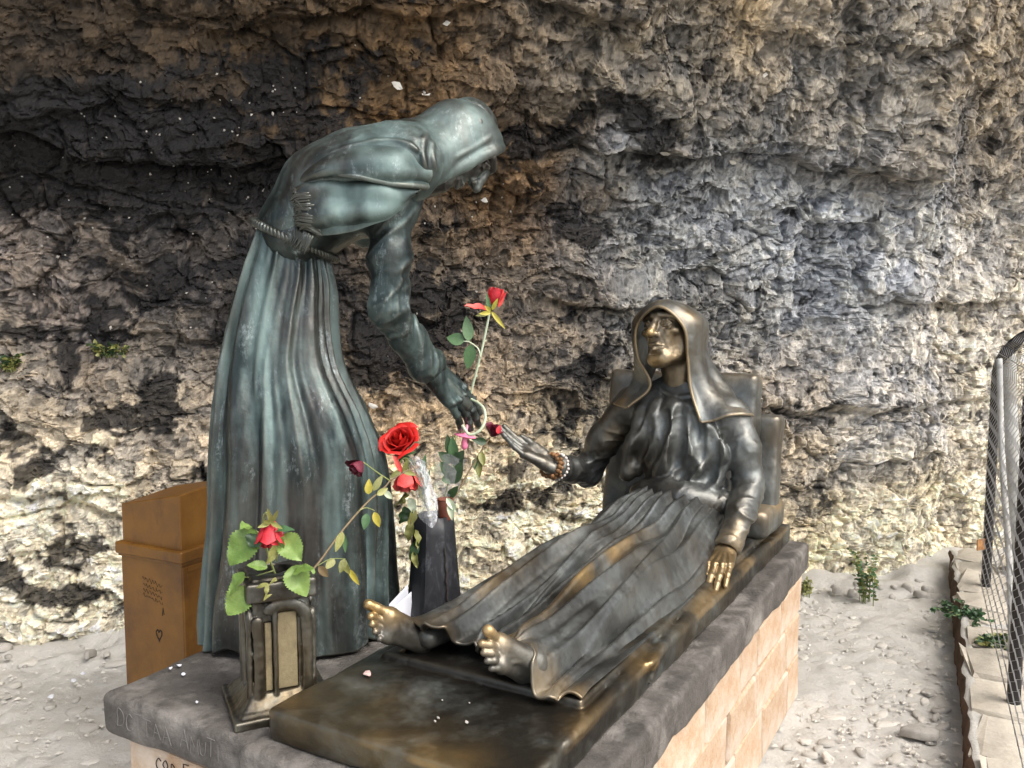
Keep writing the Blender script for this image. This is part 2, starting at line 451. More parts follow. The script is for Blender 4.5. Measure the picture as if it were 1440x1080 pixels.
M['bronze_bed'] = m_bronze('bronze_bed', (.045, .041, .034), (.16, .18, .17), vlo=.47, vhi=.7, streak=(3, 3, 3), tan=(.13, .10, .055))
def m_rock():
    t = NT('rock')
    base = t.attr('tint', 'Color')
    n1 = t.noise(9, 8, .7, None, .3); n2 = t.noise(45, 8, .75); v = t.vor(16, 'F1', None, 'Color')
    hsv = t.n('ShaderNodeSeparateColor'); t.l(v, hsv.inputs[0])
    k = t.math('ADD', t.math('MULTIPLY', n1, 1.1), t.math('MULTIPLY', hsv.outputs[0], .35))
    k = t.math('ADD', k, t.math('MULTIPLY', n2, .55))
    val = t.ramp(t.math('MULTIPLY', k, .5), [(.25, .38), (.5, 1.0), (.75, 1.8)])
    c = t.mix(1.0, base, val, 'MULTIPLY')
    rust = t.ramp(t.noise(4.5, 7, .7, t.map((1, 1, 1), (0, 0, 0), (7, 2, 4))), [(.52, 0), (.72, 1)])
    c = t.mix(t.math('MULTIPLY', rust, .12), c, t.mix(1.0, base, (1.35, .92, .52), 'MULTIPLY'))
    wv = t.n('ShaderNodeVectorMath', operation='ADD'); t.l(t.co, wv.inputs[0]); nv = t.n('ShaderNodeTexNoise'); nv.inputs['Scale'].default_value = 20; nv.inputs['Detail'].default_value = 3
    sc = t.n('ShaderNodeVectorMath', operation='SCALE'); t.l(t.co, nv.inputs['Vector']); t.l(nv.outputs['Color'], sc.inputs[0]); sc.inputs['Scale'].default_value = .03; t.l(sc.outputs[0], wv.inputs[1])
    pl = [t.n('ShaderNodeSeparateColor') for _ in range(2)]; t.l(t.vor(34, 'F1', wv.outputs[0], 'Color'), pl[0].inputs[0]); t.l(t.vor(85, 'F1', wv.outputs[0], 'Color'), pl[1].inputs[0])
    hgt = t.math('ADD', t.math('MULTIPLY', pl[0].outputs[1], .55), t.math('MULTIPLY', pl[1].outputs[1], .28))      # flakes broken at different depths
    t.bump(t.math('ADD', t.math('MULTIPLY', t.noise(50, 8, .74, None, .3), .7), hgt), 1.0, .013)
    return t.set(Base_Color=c, Roughness=t.ramp(n2, [(.3, .62), (.7, .95)]), Specular_IOR_Level=.35)
M['rock'] = m_rock()
def m_stonelike(name, c1, c2, c3=None, scale=6, bump=.5, rough=.9, spread=.18, rndm=.0):
    t = NT(name); a = t.noise(scale, 8, .68, None, .2); b = t.noise(scale*9, 7, .7)
    f = t.math('ADD', t.math('MULTIPLY', a, .65), t.math('MULTIPLY', b, .35))
    c = t.mix(t.ramp(f, [(.5-spread, 0), (.5+spread, 1)]), c1, c2)
    if c3: c = t.mix(t.ramp(t.noise(scale*.45, 7, .65, t.map((1, 1, 1), (0, 0, 0), (3, 8, 5))), [(.5, 0), (.66, 1)]), c, c3)
    if rndm:
        h = t.n('ShaderNodeHueSaturation'); t.l(c, h.inputs['Color']); t.l(t.math('ADD', 1-rndm/2, t.math('MULTIPLY', t.rnd(), rndm)), h.inputs['Value']); c = h.outputs[0]
    t.bump(t.math('ADD', b, t.math('MULTIPLY', a, .6)), min(bump, 1), .012*max(1, bump*2.2 if bump > .75 else 1))
    return t.set(Base_Color=c, Roughness=rough, Specular_IOR_Level=.3)
M['ground'] = m_stonelike('ground', (.39, .378, .345), (.56, .545, .505), (.45, .432, .39), 9, .7)
M['cobble'] = m_stonelike('cobble', (.38, .362, .325), (.58, .555, .50), None, 14, .4, .85, rndm=.45)
M['paving'] = m_stonelike('paving', (.33, .30, .25), (.52, .48, .40), (.30, .27, .22), 7, .4, .85, rndm=.3)
M['kerb_side'] = m_stonelike('kerb_side', (.035, .02, .013), (.11, .062, .036), None, 12, .6)
M['slab_stone'] = m_stonelike('slab_stone', (.030, .027, .025), (.15, .138, .125), (.25, .235, .215), 9, .7, .6, .22)
M['marble'] = m_stonelike('marble', (.44, .285, .17), (.56, .45, .345), (.64, .57, .49), 6, .5, .6, .10, rndm=.14)
M['mortar'] = m_stonelike('mortar', (.16, .12, .09), (.26, .20, .15), None, 20, .5)
M['black_metal'] = m_plain('black_metal', (.02, .019, .02), .45, .3, .3, 40, .2)
M['wire'] = m_plain('wire', (.30, .30, .30), .4, .8, .2, 60, .1)
M['white_paint'] = m_stonelike('white_paint', (.36, .37, .36), (.52, .52, .50), (.30, .29, .26), 9, .3, .7)
def m_rust():
    t = NT('brown_metal'); a = t.noise(6, 8, .65); b = t.noise(70, 6, .7)
    c = t.ramp(a, [(.3, (.095, .038, .006)), (.55, (.17, .074, .009)), (.75, (.22, .102, .016))])
    c = t.mix(t.ramp(t.noise(14, 8, .7, t.map((1, 1, .35))), [(.56, 0), (.72, .7)]), c, (.06, .024, .010))
    t.bump(b, .2, .003)
    return t.set(Base_Color=c, Roughness=t.ramp(a, [(.3, .36), (.7, .55)]), Specular_IOR_Level=.5)
M['brown_metal'] = m_rust()
M['ink'] = m_plain('ink', (.02, .013, .010), .8, 0, .3, 60, 0)
M['chalk'] = m_plain('chalk', (.17, .16, .155), .9, 0, .3, 90, 0)
M['black_plastic'] = (lambda t: (t.bump(t.noise(90, 5, .7), .12, .002), t.set(Base_Color=t.mix(t.ramp(t.noise(18, 8, .75, t.map((1, 1, .5)), .8), [(.52, 0), (.75, 1)]), (.014, .015, .018), (.085, .09, .10)), Roughness=t.ramp(t.noise(30, 6, .7), [(.3, .38), (.7, .62)])))[1])(NT('black_plastic'))
M['paper'] = m_plain('paper', (.72, .74, .80), .75, 0, .06, 30, .05)
M['note_paper'] = m_plain('note_paper', (.70, .68, .62), .8, 0, .15, 40, .1)
M['chip'] = m_stonelike('chip', (.28, .265, .235), (.50, .475, .43), None, 30, .3, rndm=.4)
M['gold_panel'] = m_stonelike('gold_panel', (.13, .105, .06), (.24, .20, .115), (.09, .073, .045), 16, .2, .5)
def m_petal(name, c1, c2):
    t = NT(name); f = t.math('ADD', t.math('MULTIPLY', t.noise(45, 7, .7), .8), t.math('MULTIPLY', t.rnd(), .25)); c = t.mix(t.ramp(f, [(.32, 0), (.72, 1)]), tuple(x*.6 for x in c1), c2)
    t.bump(t.noise(70, 6, .65), .4, .004)
    return t.set(Base_Color=c, Roughness=.55, Subsurface_Weight=.12, Subsurface_Radius=(.02, .004, .004), Subsurface_Scale=.3)
M['petal_red'] = m_petal('petal_red', (.50, .006, .006), (.70, .022, .014))
M['petal_coral'] = m_petal('petal_coral', (.66, .045, .045), (.80, .11, .09))
M['petal_wilt'] = m_petal('petal_wilt', (.50, .012, .03), (.72, .045, .06))
M['petal_dark'] = m_petal('petal_dark', (.055, .004, .012), (.16, .008, .03))
M['petal_pink'] = m_petal('petal_pink', (.62, .04, .09), (.80, .14, .19))
def m_leaf(name, c1, c2, sub=.1):
    t = NT(name); f = t.math('ADD', t.math('MULTIPLY', t.noise(28, 7, .7), .75), t.math('MULTIPLY', t.rnd(), .3)); c = t.mix(t.ramp(f, [(.3, 0), (.72, 1)]), c1, c2)
    c = t.mix(t.ramp(t.noise(55, 5, .7), [(.62, 0), (.74, .7)]), c, tuple(x*.5+y for x, y in zip(c1, (.05, .035, .005))))
    t.bump(t.noise(90, 5, .6), .45, .004)
    return t.set(Base_Color=c, Roughness=.5, Subsurface_Weight=sub, Subsurface_Radius=(.01, .02, .004), Subsurface_Scale=.2)
M['leaf_bright'] = m_leaf('leaf_bright', (.075, .145, .022), (.17, .26, .06))
M['leaf_olive'] = m_leaf('leaf_olive', (.11, .12, .03), (.26, .26, .08))
M['leaf_green'] = m_leaf('leaf_green', (.035, .095, .035), (.08, .16, .065))
M['leaf_deep'] = m_leaf('leaf_deep', (.014, .04, .014), (.035, .075, .026))
M['leaf_yellow'] = m_leaf('leaf_yellow', (.30, .27, .03), (.42, .36, .06))
M['stem_pale'] = m_leaf('stem_pale', (.40, .47, .33), (.55, .60, .45))
M['stem_green'] = m_leaf('stem_green', (.14, .18, .05), (.25, .28, .10))
M['stem_brown'] = m_leaf('stem_brown', (.10, .07, .035), (.19, .14, .07))
M['pacifier'] = m_plain('pacifier', (.78, .20, .34), .3, 0, .05, 30, 0)
M['pacifier_pale'] = m_plain('pacifier_pale', (.80, .42, .52), .25, 0, .05, 30, 0)
M['wood_bead'] = m_stonelike('wood_bead', (.06, .025, .012), (.36, .19, .08), None, 40, .2, .4, rndm=1.0)
M['white_bead'] = m_stonelike('white_bead', (.45, .40, .36), (.75, .71, .68), None, 40, .1, .35, rndm=.4)
M['cup'] = m_plain('cup', (.16, .05, .03), .5, 0, .2, 30, .1)
def m_film(name, col, alpha):
    t = NT(name); t.bump(t.noise(35, 5, .6, None, 1.0), .8, .01)
    return t.set(Base_Color=col, Roughness=.12, Alpha=alpha, Specular_IOR_Level=.8)
M['film'] = m_film('film', (.78, .80, .84), .3)
M['sleeve'] = m_film('sleeve', (.45, .46, .48), .25)
# ------------------------------------------------------------------ the rock face
def srgb(r, g, b):
    f = lambda c: (c/255/12.92) if c/255 <= .04045 else ((c/255+.055)/1.055)**2.4
    return np.array([f(r), f(g), f(b)])
def smooth(x, a, b): t = np.clip((x-a)/(b-a), 0, 1); return t*t*(3-2*t)
WX = [-7, -4.5, -2.3, -1.8, 0, 1.0, 1.75, 2.35, 2.75, 3.6, 8]; WY = [2.3, 3.3, 4.0, 4.08, 4.45, 4.75, 4.97, 5.02, 5.35, 5.6, 6.4]
PZ = [-.6, 0, .4, 1.0, 1.6, 2.1, 2.5, 3.0, 3.6, 4.5, 5.6]; PY = [-.1, 0, .06, .16, .16, .05, -.12, -.42, -.85, -1.6, -2.6]
def wall_base(x, z): return np.interp(x, WX, WY) + np.interp(z, PZ, PY)*(1+.12*np.sin(x*1.7))
def project(p):
    d = p - CAM; zc = d@_fw; return 720 + FPX*(d@_rt)/zc, 540 - FPX*(d@_up)/zc
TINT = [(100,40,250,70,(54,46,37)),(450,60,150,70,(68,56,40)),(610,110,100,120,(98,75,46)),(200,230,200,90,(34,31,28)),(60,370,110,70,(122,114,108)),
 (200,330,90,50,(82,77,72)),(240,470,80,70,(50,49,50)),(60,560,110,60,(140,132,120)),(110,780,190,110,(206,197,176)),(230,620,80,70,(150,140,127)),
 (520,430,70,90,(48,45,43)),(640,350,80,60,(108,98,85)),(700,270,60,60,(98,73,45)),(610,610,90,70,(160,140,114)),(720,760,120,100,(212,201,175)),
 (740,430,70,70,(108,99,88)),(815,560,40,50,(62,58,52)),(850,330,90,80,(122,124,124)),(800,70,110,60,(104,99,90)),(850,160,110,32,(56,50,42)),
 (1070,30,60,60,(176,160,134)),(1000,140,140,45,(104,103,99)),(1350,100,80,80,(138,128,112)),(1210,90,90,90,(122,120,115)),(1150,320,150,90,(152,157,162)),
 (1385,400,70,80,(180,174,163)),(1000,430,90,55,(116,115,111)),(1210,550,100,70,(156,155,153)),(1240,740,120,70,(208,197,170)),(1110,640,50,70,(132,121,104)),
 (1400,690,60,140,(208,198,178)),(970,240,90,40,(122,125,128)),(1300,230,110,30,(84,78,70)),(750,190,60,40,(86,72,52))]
SOOT_SHADE = [(20,800,55,30,1),(70,860,45,25,.9),(185,585,70,28,.9),(130,430,90,60,.7),(255,420,60,45,.9),(510,520,45,70,1),(570,470,55,60,1),(330,640,40,50,.4),
 (180,230,190,85,1.25),(330,280,60,60,1.1),(430,170,80,70,1.0),(655,600,40,25,.3),(690,740,18,25,.9),(780,690,30,22,.8),(815,545,38,55,.9),(760,350,35,40,.6),(860,150,110,30,.8),
 (740,175,40,25,.8),(930,185,60,14,.7),(1160,700,14,60,.5),(1120,300,40,60,.25),(60,640,60,30,.6),(120,880,40,20,.6),(250,760,30,40,.5),(1130,560,40,50,.4),(30,170,140,55,1.0)]  # soot patches, plus a thin line of painted shade under the upper ledge
def build_wall():
    xs = np.concatenate([np.linspace(-7, -2.75, 30, endpoint=False), np.linspace(-2.75, 3.75, 800, endpoint=False), np.linspace(3.75, 8, 34)])
    zs = np.concatenate([np.linspace(-.5, -.1, 6, endpoint=False), np.linspace(-.1, 3.25, 430, endpoint=False), np.linspace(3.25, 5.6, 40)])
    Z, X = np.meshgrid(zs, xs, indexing='ij'); nr, nc = Z.shape; x = X.ravel(); z = Z.ravel()
    y = wall_base(x, z); p = np.stack([x, y, z], 1)
    d = .085*fbm(p*np.array([.9, .9, 1.1]), 3, 3) + .026*fbm(p*2.6, 3, 9)
    wp = p + .022*np.stack([vnoise(p*7, 31), vnoise(p*7, 32), vnoise(p*7, 33)], 1)
    calm = .55 + .45*smooth(fbm(p*.8, 2, 77), -.3, .3)
    f1, e1, r1 = facets(wp*np.array([2.6, 2.6, 4.4]), 41, .8, True); f2, e2, r2 = facets(wp*np.array([8.5, 8.5, 12.]), 51, 1.0, True)
    f3, e3, r3 = facets((p+.012*np.stack([vnoise(p*22, 34), vnoise(p*22, 35), vnoise(p*22, 36)], 1))*np.array([22., 22., 30.]), 61, 1.0, True)
    f4, e4, r4 = facets(p*np.array([52., 52., 60.]), 66, 1.0)
    d += .036*f1 + .024*f2*calm + .0125*f3 + .005*f4 + .004*fbm(p*30, 3, 88)
    # open joints between the blocks
    d -= .030*np.exp(-(e1/.05)**2) * smooth(vnoise(p*2.2, 90), -.1, .5) + .016*np.exp(-(e2/.055)**2)*smooth(vnoise(p*4, 91), -.3, .4)
    # bedding ledges: the upper bed stands proud of the lower one
    def ledge(z0, x0, x1, amp, h, slope=0, wob=.05):
        zz = z0 + slope*(x-x0) + wob*vnoise(np.stack([x*2.2, x*0, x*0], 1), 95) + .015*vnoise(np.stack([x*12, x*0, x*0], 1), 96)
        m = smooth(x, x0-.25, x0+.1)*(1-smooth(x, x1-.1, x1+.25))
        return .75*m*(amp*smooth(z, zz-.012, zz+.02)*(1-smooth(z, zz+.05, zz+h)) - .05*np.exp(-((z-zz)/.016)**2))
    d += ledge(2.44, .35, 2.4, .14, .5, -.04) + ledge(1.63, .3, .95, .09, .25) + ledge(1.66, 2.2, 3.2, .12, .3) + ledge(2.25, -2.6, -.8, .12, .5, .05, .12)
    d += ledge(.98, 1.3, 3.0, .06, .25, .02) + ledge(2.85, -1.2, .6, .08, .3, .1, .1) + ledge(.62, -2.8, -1.2, .05, .25, -.05, .1)
    n = np.zeros_like(p); g = np.gradient(np.interp(zs, PZ, PY), zs); gz = np.interp(z, zs, g); n[:, 1] = -1; n[:, 2] = gz; n[:, 0] = .22
    n /= np.linalg.norm(n, axis=1)[:, None]
    V = p + n*d[:, None]
    V[:, 0] += .02*vnoise(p*9, 71); V[:, 2] += .022*vnoise(p*9, 72)
    # stains and beds of colour, with shade of ledge and overhang painted in
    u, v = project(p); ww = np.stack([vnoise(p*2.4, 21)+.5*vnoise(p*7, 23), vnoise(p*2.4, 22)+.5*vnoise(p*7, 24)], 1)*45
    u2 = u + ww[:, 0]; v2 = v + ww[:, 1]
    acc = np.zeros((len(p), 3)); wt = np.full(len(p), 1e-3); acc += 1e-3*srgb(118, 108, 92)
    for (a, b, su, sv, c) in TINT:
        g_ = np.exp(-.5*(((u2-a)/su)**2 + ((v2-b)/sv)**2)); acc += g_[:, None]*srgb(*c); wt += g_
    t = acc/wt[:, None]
    s = np.zeros(len(p))
    for (a, b, su, sv, k) in SOOT_SHADE: s = np.maximum(s, k*np.exp(-.5*(((u2-a)/su)**2 + ((v2-b)/sv)**2)))
    nn = fbm(p*np.array([7, 7, 9.]), 4, 19)*.5+.5
    nn = nn + .22*fbm(p*34, 3, 29); s = smooth(s*1.2 + (nn-.5)*1.3, .56, .74)
    cellv = (1 + .22*r1 + .30*r2*calm + .42*r3 + .30*r4)*1.1
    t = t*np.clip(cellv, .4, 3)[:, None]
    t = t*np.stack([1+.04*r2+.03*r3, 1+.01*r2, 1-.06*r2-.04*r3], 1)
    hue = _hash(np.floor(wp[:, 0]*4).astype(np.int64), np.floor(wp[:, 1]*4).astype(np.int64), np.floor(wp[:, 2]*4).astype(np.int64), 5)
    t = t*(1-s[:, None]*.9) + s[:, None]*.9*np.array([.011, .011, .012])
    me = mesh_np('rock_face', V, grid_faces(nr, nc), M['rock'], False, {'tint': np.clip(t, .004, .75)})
    o = obj('rock_face', me); o['kind'] = 'structure'
    return V.reshape(nr, nc, 3), xs, zs
WALL, wxs, wzs = build_wall()
def wall_hit(u, v):
    """point of the rock face in the direction of a pixel (walks the displaced surface)"""
    d = ray(u, v); prev = None
    for Y in np.arange(2.8, 6.5, .02):
        q = CAM + d*(Y/d[1]); i = np.clip(np.searchsorted(wzs, q[2]), 0, len(wzs)-1); j = np.clip(np.searchsorted(wxs, q[0]), 0, len(wxs)-1)
        if q[1] >= WALL[i, j, 1]: return q, (i, j)
    return q, (i, j)

# ------------------------------------------------------------------ ground and raised path
K0 = G(1358, 1080, 0); K1 = G(1340, 853, 0); KD = (K1-K0); KD = KD/np.linalg.norm(KD); KN = np.array([KD[1], -KD[0], 0])   # kerb line, normal to the right
def side(x, y): return (x-K0[0])*KN[0] + (y-K0[1])*KN[1]
PATH_Z = .115
def build_ground():
    def ax(lo, hi, st, far): return np.concatenate([-np.geomspace(far, -lo+.3, 14) if lo < 0 else np.array([]), np.arange(lo, hi, st), np.geomspace(hi+.2, far, 14)])
    xs = np.concatenate([[-60, -30, -15, -8, -5, -3.6], np.arange(-3, 3.3, .022), [3.6, 5, 8, 15, 30, 60]])
    ys = np.concatenate([[-60, -30, -15, -8, -4, -2, -.5, .4, .9], np.arange(1.3, 5.6, .022), [6, 8, 12, 20, 40, 60]])
    Y, X = np.meshgrid(ys, xs, indexing='ij'); p = np.stack([X.ravel(), Y.ravel(), 0*X.ravel()], 1)
    f1, e, r = facets(p*np.array([9., 9., 1]) + .3*vnoise(p*4, 5)[:, None], 7, .6)
    z = .014*fbm(p*1.7, 3, 4) + .011*f1 + .008*fbm(p*18, 3, 6) - .02
    near = smooth(side(p[:, 0], p[:, 1]), -.25, 0); z -= .012*near
    foot = wall_base(p[:, 0], 0*z) - p[:, 1]; z += .06*(1-smooth(foot, .0, .35))*(.6+.8*vnoise(p*5, 8)) * (foot > -1)
    V = p.copy(); V[:, 2] = z
    o = obj('ground', mesh_np('ground', V, grid_faces(len(ys), len(xs)), M['ground'])); o['kind'] = 'structure'
    return o
ground = build_ground()
def stone_mesh(seed, flat=.35, n=9, sharp=.25):
    """a low worn stone, unit size, 40-odd triangles"""
    r = np.random.default_rng(seed); a = np.sort(np.linspace(0, 2*np.pi, n, endpoint=False) + r.normal(0, .14, n))
    rad = 1 + r.normal(0, sharp*.6, n); ring0 = np.stack([np.cos(a)*rad, np.sin(a)*rad*.8, np.full(n, -.5)], 1)
    ring1 = ring0*[.99, .99, 1]; ring1[:, 2] = flat*.45 + r.normal(0, .05, n); ring2 = ring0*[.74, .74, 1]; ring2[:, 2] = flat + r.normal(0, .04, n)
    c = np.array([[0, 0, flat*1.08]]); V = np.vstack([ring0, ring1, ring2, c]); k = np.arange(n); k2 = (k+1) % n
    F4 = np.vstack([np.stack([k, k2, n+k2, n+k], 1), np.stack([n+k, n+k2, 2*n+k2, 2*n+k], 1)]); F3 = np.stack([2*n+k, 2*n+k2, np.full(n, 3*n)], 1)
    return V, F4, F3
def stone_me(name, seed, mat, **kw):
    V, F4, F3 = stone_mesh(seed, **kw); return mesh_np(name, V, [F4, F3], mat, True)
STONES = [stone_me('cobble', 100+i, M['cobble']) for i in range(10)]
def scatter_cobbles():
    r = np.random.default_rng(5); placed = []
    zones = [(0.9, 2.45, 2.45, 4.85, 210), (-2.5, -.95, 2.2, 4.1, 80)]
    for (x0, x1, y0, y1, n) in zones:
        k = 0; tries = 0
        while k < n and tries < 6000:
            tries += 1; x, y = r.uniform(x0, x1), y0 + (y1-y0)*r.uniform(0, 1)**1.25
            if side(x, y) > -.06 or y > np.interp(x, WX, WY)-.12: continue
            l = loc(np.array([x, y, 0]))
            if -.9 < l[0] < .40 and 1.3 < l[1] < 3.65: continue
            sz = r.uniform(.014, .036)*(1.35 if r.random() < .15 else 1)
            if any((x-a)**2 + (y-b)**2 < (s+sz)**2*.95 for a, b, s in placed): continue
            placed.append((x, y, sz)); k += 1
            o = bpy.data.objects.new('cobble', STONES[int(r.integers(10))]); link(o, ground)
            o.location = (x, y, -.0195); o.rotation_euler = (r.normal(0, .06), r.normal(0, .06), r.normal(.5, .5)); o.scale = (sz*1.3, sz, .012+.008*r.random())
    return placed
scatter_cobbles()
def pebble_litter():
    """tiny grit, uncountable"""
    r = np.random.default_rng(9); mb = MB()
    for i in range(4200):
        if r.random() < .7: x, y = r.uniform(.8, 2.5), r.uniform(2.2, 4.9)
        else: x, y = r.uniform(-2.6, -1), r.uniform(2.1, 4.2)
        if side(x, y) > -.02 or y > np.interp(x, WX, WY)-.02: continue
        l = loc(np.array([x, y, 0]))
        if -.9 < l[0] < .40 and 1.3 < l[1] < 3.65: continue
        s = r.uniform(.004, .016)
        V = np.array([[1, 0, 0], [-.4, .9, 0], [-.5, -.8, 0], [0.1, 0, .45]])*s*r.uniform(.6, 1.3, (4, 3))
        V = V@rotz(r.uniform(0, 6.28)).T + [x, y, -.018 + .006*r.random()]
        mb.add(V, np.array([[0, 1, 3], [1, 2, 3], [2, 0, 3]]))
    o = obj('grit', mb.mesh('grit', M['cobble'], False), ground); o['kind'] = 'stuff'
pebble_litter()
def foot_rubble():
    """broken stones lying along the foot of the rock"""
    r = np.random.default_rng(15); ms = [stone_me('rubble_stone', 300+i, M['chip'], flat=.8, n=7, sharp=.5) for i in range(6)]
    for i in range(48):
        x = r.uniform(.95, 2.35) if i < 32 else r.uniform(-2.5, -1.25); y = np.interp(x, WX, WY)-r.uniform(.06, .34)**1.0
        if side(x, y) > -.05: continue
        s = r.uniform(.010, .038)*(1.5 if r.random() < .12 else 1); o = bpy.data.objects.new('rubble_stone', ms[int(r.integers(6))]); link(o, ground)
        o.location = (x, y, -.004 + .02*r.random()); o.rotation_euler = (r.normal(0, .3), r.normal(0, .3), r.uniform(0, 6.28)); o.scale = (s, s*.9, s*.75)
foot_rubble()
def build_path():
    """raised path on the right with its dark broken edge"""
    n = 120; m = 46; s = np.linspace(-3.2, 2.6, n); r = np.random.default_rng(3)
    t = np.concatenate([[0, 0, .0, .012, .03], np.linspace(.06, 4.5, m-5)]); zz = np.concatenate([[-.1, .03, .085, PATH_Z-.008, PATH_Z-.004], np.full(m-5, PATH_Z)])
    S, T = np.meshgrid(s, t, indexing='ij'); Zz = np.tile(zz, (n, 1))
    base = K0 + S[..., None]*KD + T[..., None]*KN; p = base.reshape(-1, 3).copy(); p[:, 2] = Zz.ravel()
    w = .012*fbm(p*9, 3, 14); edge = np.tile(np.arange(m) < 5, (n, 1)).ravel()
    p[:, 0] += KN[0]*w*edge*1.4; p[:, 1] += KN[1]*w*edge*1.4; p[:, 2] += np.where(edge, .4*w, .006*fbm(p*4, 3, 15) - .012)
    F = grid_faces(n, m)[:, ::-1]
    me = mesh_np('raised_path', p, F, [M['ground'], M['kerb_side']])
    mi = np.zeros(len(F), np.int32); mi[(np.arange(len(F)) % (m-1)) < 3] = 1; me.polygons.foreach_set('material_index', mi)
    o = obj('raised_path', me); o['kind'] = 'structure'
    # paving stones along the edge and behind
    k = 0
    for row in range(6):
        a = -2.6
        t0 = .02 + row*.235
        while a < 2.35:
            L = r.uniform(.18, .42); W = .225
            c = K0 + (a+L/2)*KD + (t0+W/2 + r.normal(0, .006))*KN
            if c[1] < np.interp(c[0], WX, WY)-.15:
                V, F4, F3 = bevel_box(W/2-.008, L/2-.008, .03, .014, .011, 40+k)
                R = np.stack([KN, KD, [0, 0, 1]], 1)@rotz(r.normal(0, .10)); V = V@R.T
                ob = obj('paving_stone', mesh_np('paving_stone', V, [F4, F3], M['paving'], False), o)
                ob.location = (c[0], c[1], PATH_Z-.023 + r.normal(0, .004)); k += 1
            a += L
build_path()

# ------------------------------------------------------------------ plinth
def vol_obj(name, vol, mat, parent=None, polish=None, smooth=1, xf=None, verd=None):
    V, Q = vol.mesh(smooth)
    a = {'polish': np.zeros(len(V)) if polish is None else (polish(V) if callable(polish) else np.full(len(V), polish)),
         'verd': np.zeros(len(V)) if verd is None else verd(V)}
    if xf is not None: V = xf(V)
    return obj(name, mesh_np(name, V, Q, mat, True, a), parent)
plinth = empty('plinth', wor([-.2, 2.4, -.70]), 'L-shaped marble block plinth with dark weathered stone top carrying both bronze figures', 'plinth')
def rough_slab(name, x0, x1, y0, y1, z0, z1, r, amp, sd):
    v = Vol((x0-.03, y0-.03, z0-.03), (x1+.03, y1+.03, z1+.03), .0085)
    v.box(((x0+x1)/2, (y0+y1)/2, (z0+z1)/2), ((x1-x0)/2, (y1-y0)/2, (z1-z0)/2), None, r, .001)
    v.disp(lambda p: amp*fbm(p*7, 4, sd) + amp*1.2*np.maximum(0, fbm(p*16, 3, sd+5)-.25), .04)
    return vol_obj(name, v, M['slab_stone'], plinth, xf=wor)
slab_a = rough_slab('cap_slab', -.868, -.352, 1.324, 2.27, -.185, -.078, .018, .0045, 3)
slab_b = rough_slab('cap_slab', -.347, .415, 1.290, 3.66, -.190, -.075, .016, .0045, 6)
def plinth_core():
    mb = MB()
    for (x0, x1, y0, y1) in ((-.815, -.33, 1.385, 2.23), (-.328, .365, 1.35, 3.60)):
        add_box(mb, wor([(x0+x1)/2, (y0+y1)/2, -.70+.255]), (x1-x0)/2, (y1-y0)/2, .258, .004, BEDR)
    mb.build('plinth_core', M['mortar'], plinth, False)
plinth_core()
def marble_face(o, du, n, length, seed, z0=-.02, z1=.508, rows=3):
    """blocks of one plinth face: o start corner (bed frame x,y), du direction, n outward"""
    r = np.random.default_rng(seed); hts = np.array([.20, .175, .16]); hts = hts/hts.sum()*(z1-z0); z = z0
    for k in range(rows):
        a = -.0; h = hts[k]; first = True
        while a < length-1e-3:
            L = r.uniform(.22, .46);
            if length-a-L < .14: L = length-a
            c = np.array([o[0]+du[0]*(a+L/2)+n[0]*.012, o[1]+du[1]*(a+L/2)+n[1]*.012, z+h/2-.70])
            V, F4, F3 = bevel_box(L/2-.006, .019+r.uniform(0, .004), h/2-.0055, .007, .0025, seed*50+int(a*100)+k)
            Rl = np.stack([[du[0], du[1], 0], [n[0], n[1], 0], [0, 0, 1.0]], 1); 
            if np.linalg.det(Rl) < 0: F4 = F4[:, ::-1]; F3 = F3[:, ::-1]
            V = V@Rl.T@BEDR.T
            ob = obj('marble_block', mesh_np('marble_block', V, [F4, F3], M['marble'], False), plinth); ob.location = wor(c) 
            a += L
        z += h
marble_face((.365, 1.35), (0, 1), (1, 0), 2.25, 1)
marble_face((-.328, 1.35), (1, 0), (0, -1), .693, 2)
marble_face((-.815, 1.385), (1, 0), (0, -1), .47, 3)
marble_face((-.815, 1.385), (0, 1), (-1, 0), .845, 4)
# ------------------------------------------------------------------ scratched and inked writing
GL = {'D': [[(0,0),(0,1),(.45,.9),(.6,.5),(.45,.1),(0,0)]], 'C': [[(.6,.85),(.3,1),(.05,.6),(.1,.15),(.4,0),(.62,.15)]], 'O': [[(.3,0),(.02,.5),(.3,1),(.58,.5),(.3,0)]],
 'T': [[(.3,0),(.3,1)],[(0,1),(.62,1)]], 'A': [[(0,0),(.3,1),(.6,0)],[(.12,.4),(.48,.4)]], 'M': [[(0,0),(.05,1),(.33,.4),(.6,1),(.68,0)]], 'U': [[(0,1),(.05,.2),(.3,0),(.55,.2),(.6,1)]],
 'I': [[(.1,0),(.12,1)]], 'E': [[(.55,1),(0,1),(0,0),(.55,0)],[(0,.5),(.4,.5)]], 'N': [[(0,0),(0,1),(.5,0),(.55,1)]], 'G': [[(.6,.9),(.3,1),(.03,.5),(.3,0),(.6,.2),(.6,.45),(.35,.45)]],
 'o': [[(.25,0),(.03,.3),(.25,.6),(.48,.3),(.25,0)]], 'n': [[(0,0),(0,.6),(.2,.6),(.42,.45),(.42,0)]], 'u': [[(0,.6),(.05,.1),(.3,0),(.45,.2),(.45,.6),(.45,0)]], 'v': [[(0,.6),(.2,0),(.42,.6)]],
 'i': [[(.1,0),(.1,.55)],[(.1,.75),(.12,.8)]], 'l': [[(.05,1),(.05,0)]], 'W': [[(0,1),(.18,0),(.35,.7),(.52,0),(.7,1)]], '/': [[(0,0),(.35,1)]], ')': [[(0,0),(.2,.5),(0,1)]], ' ': []}
FACEV = {}
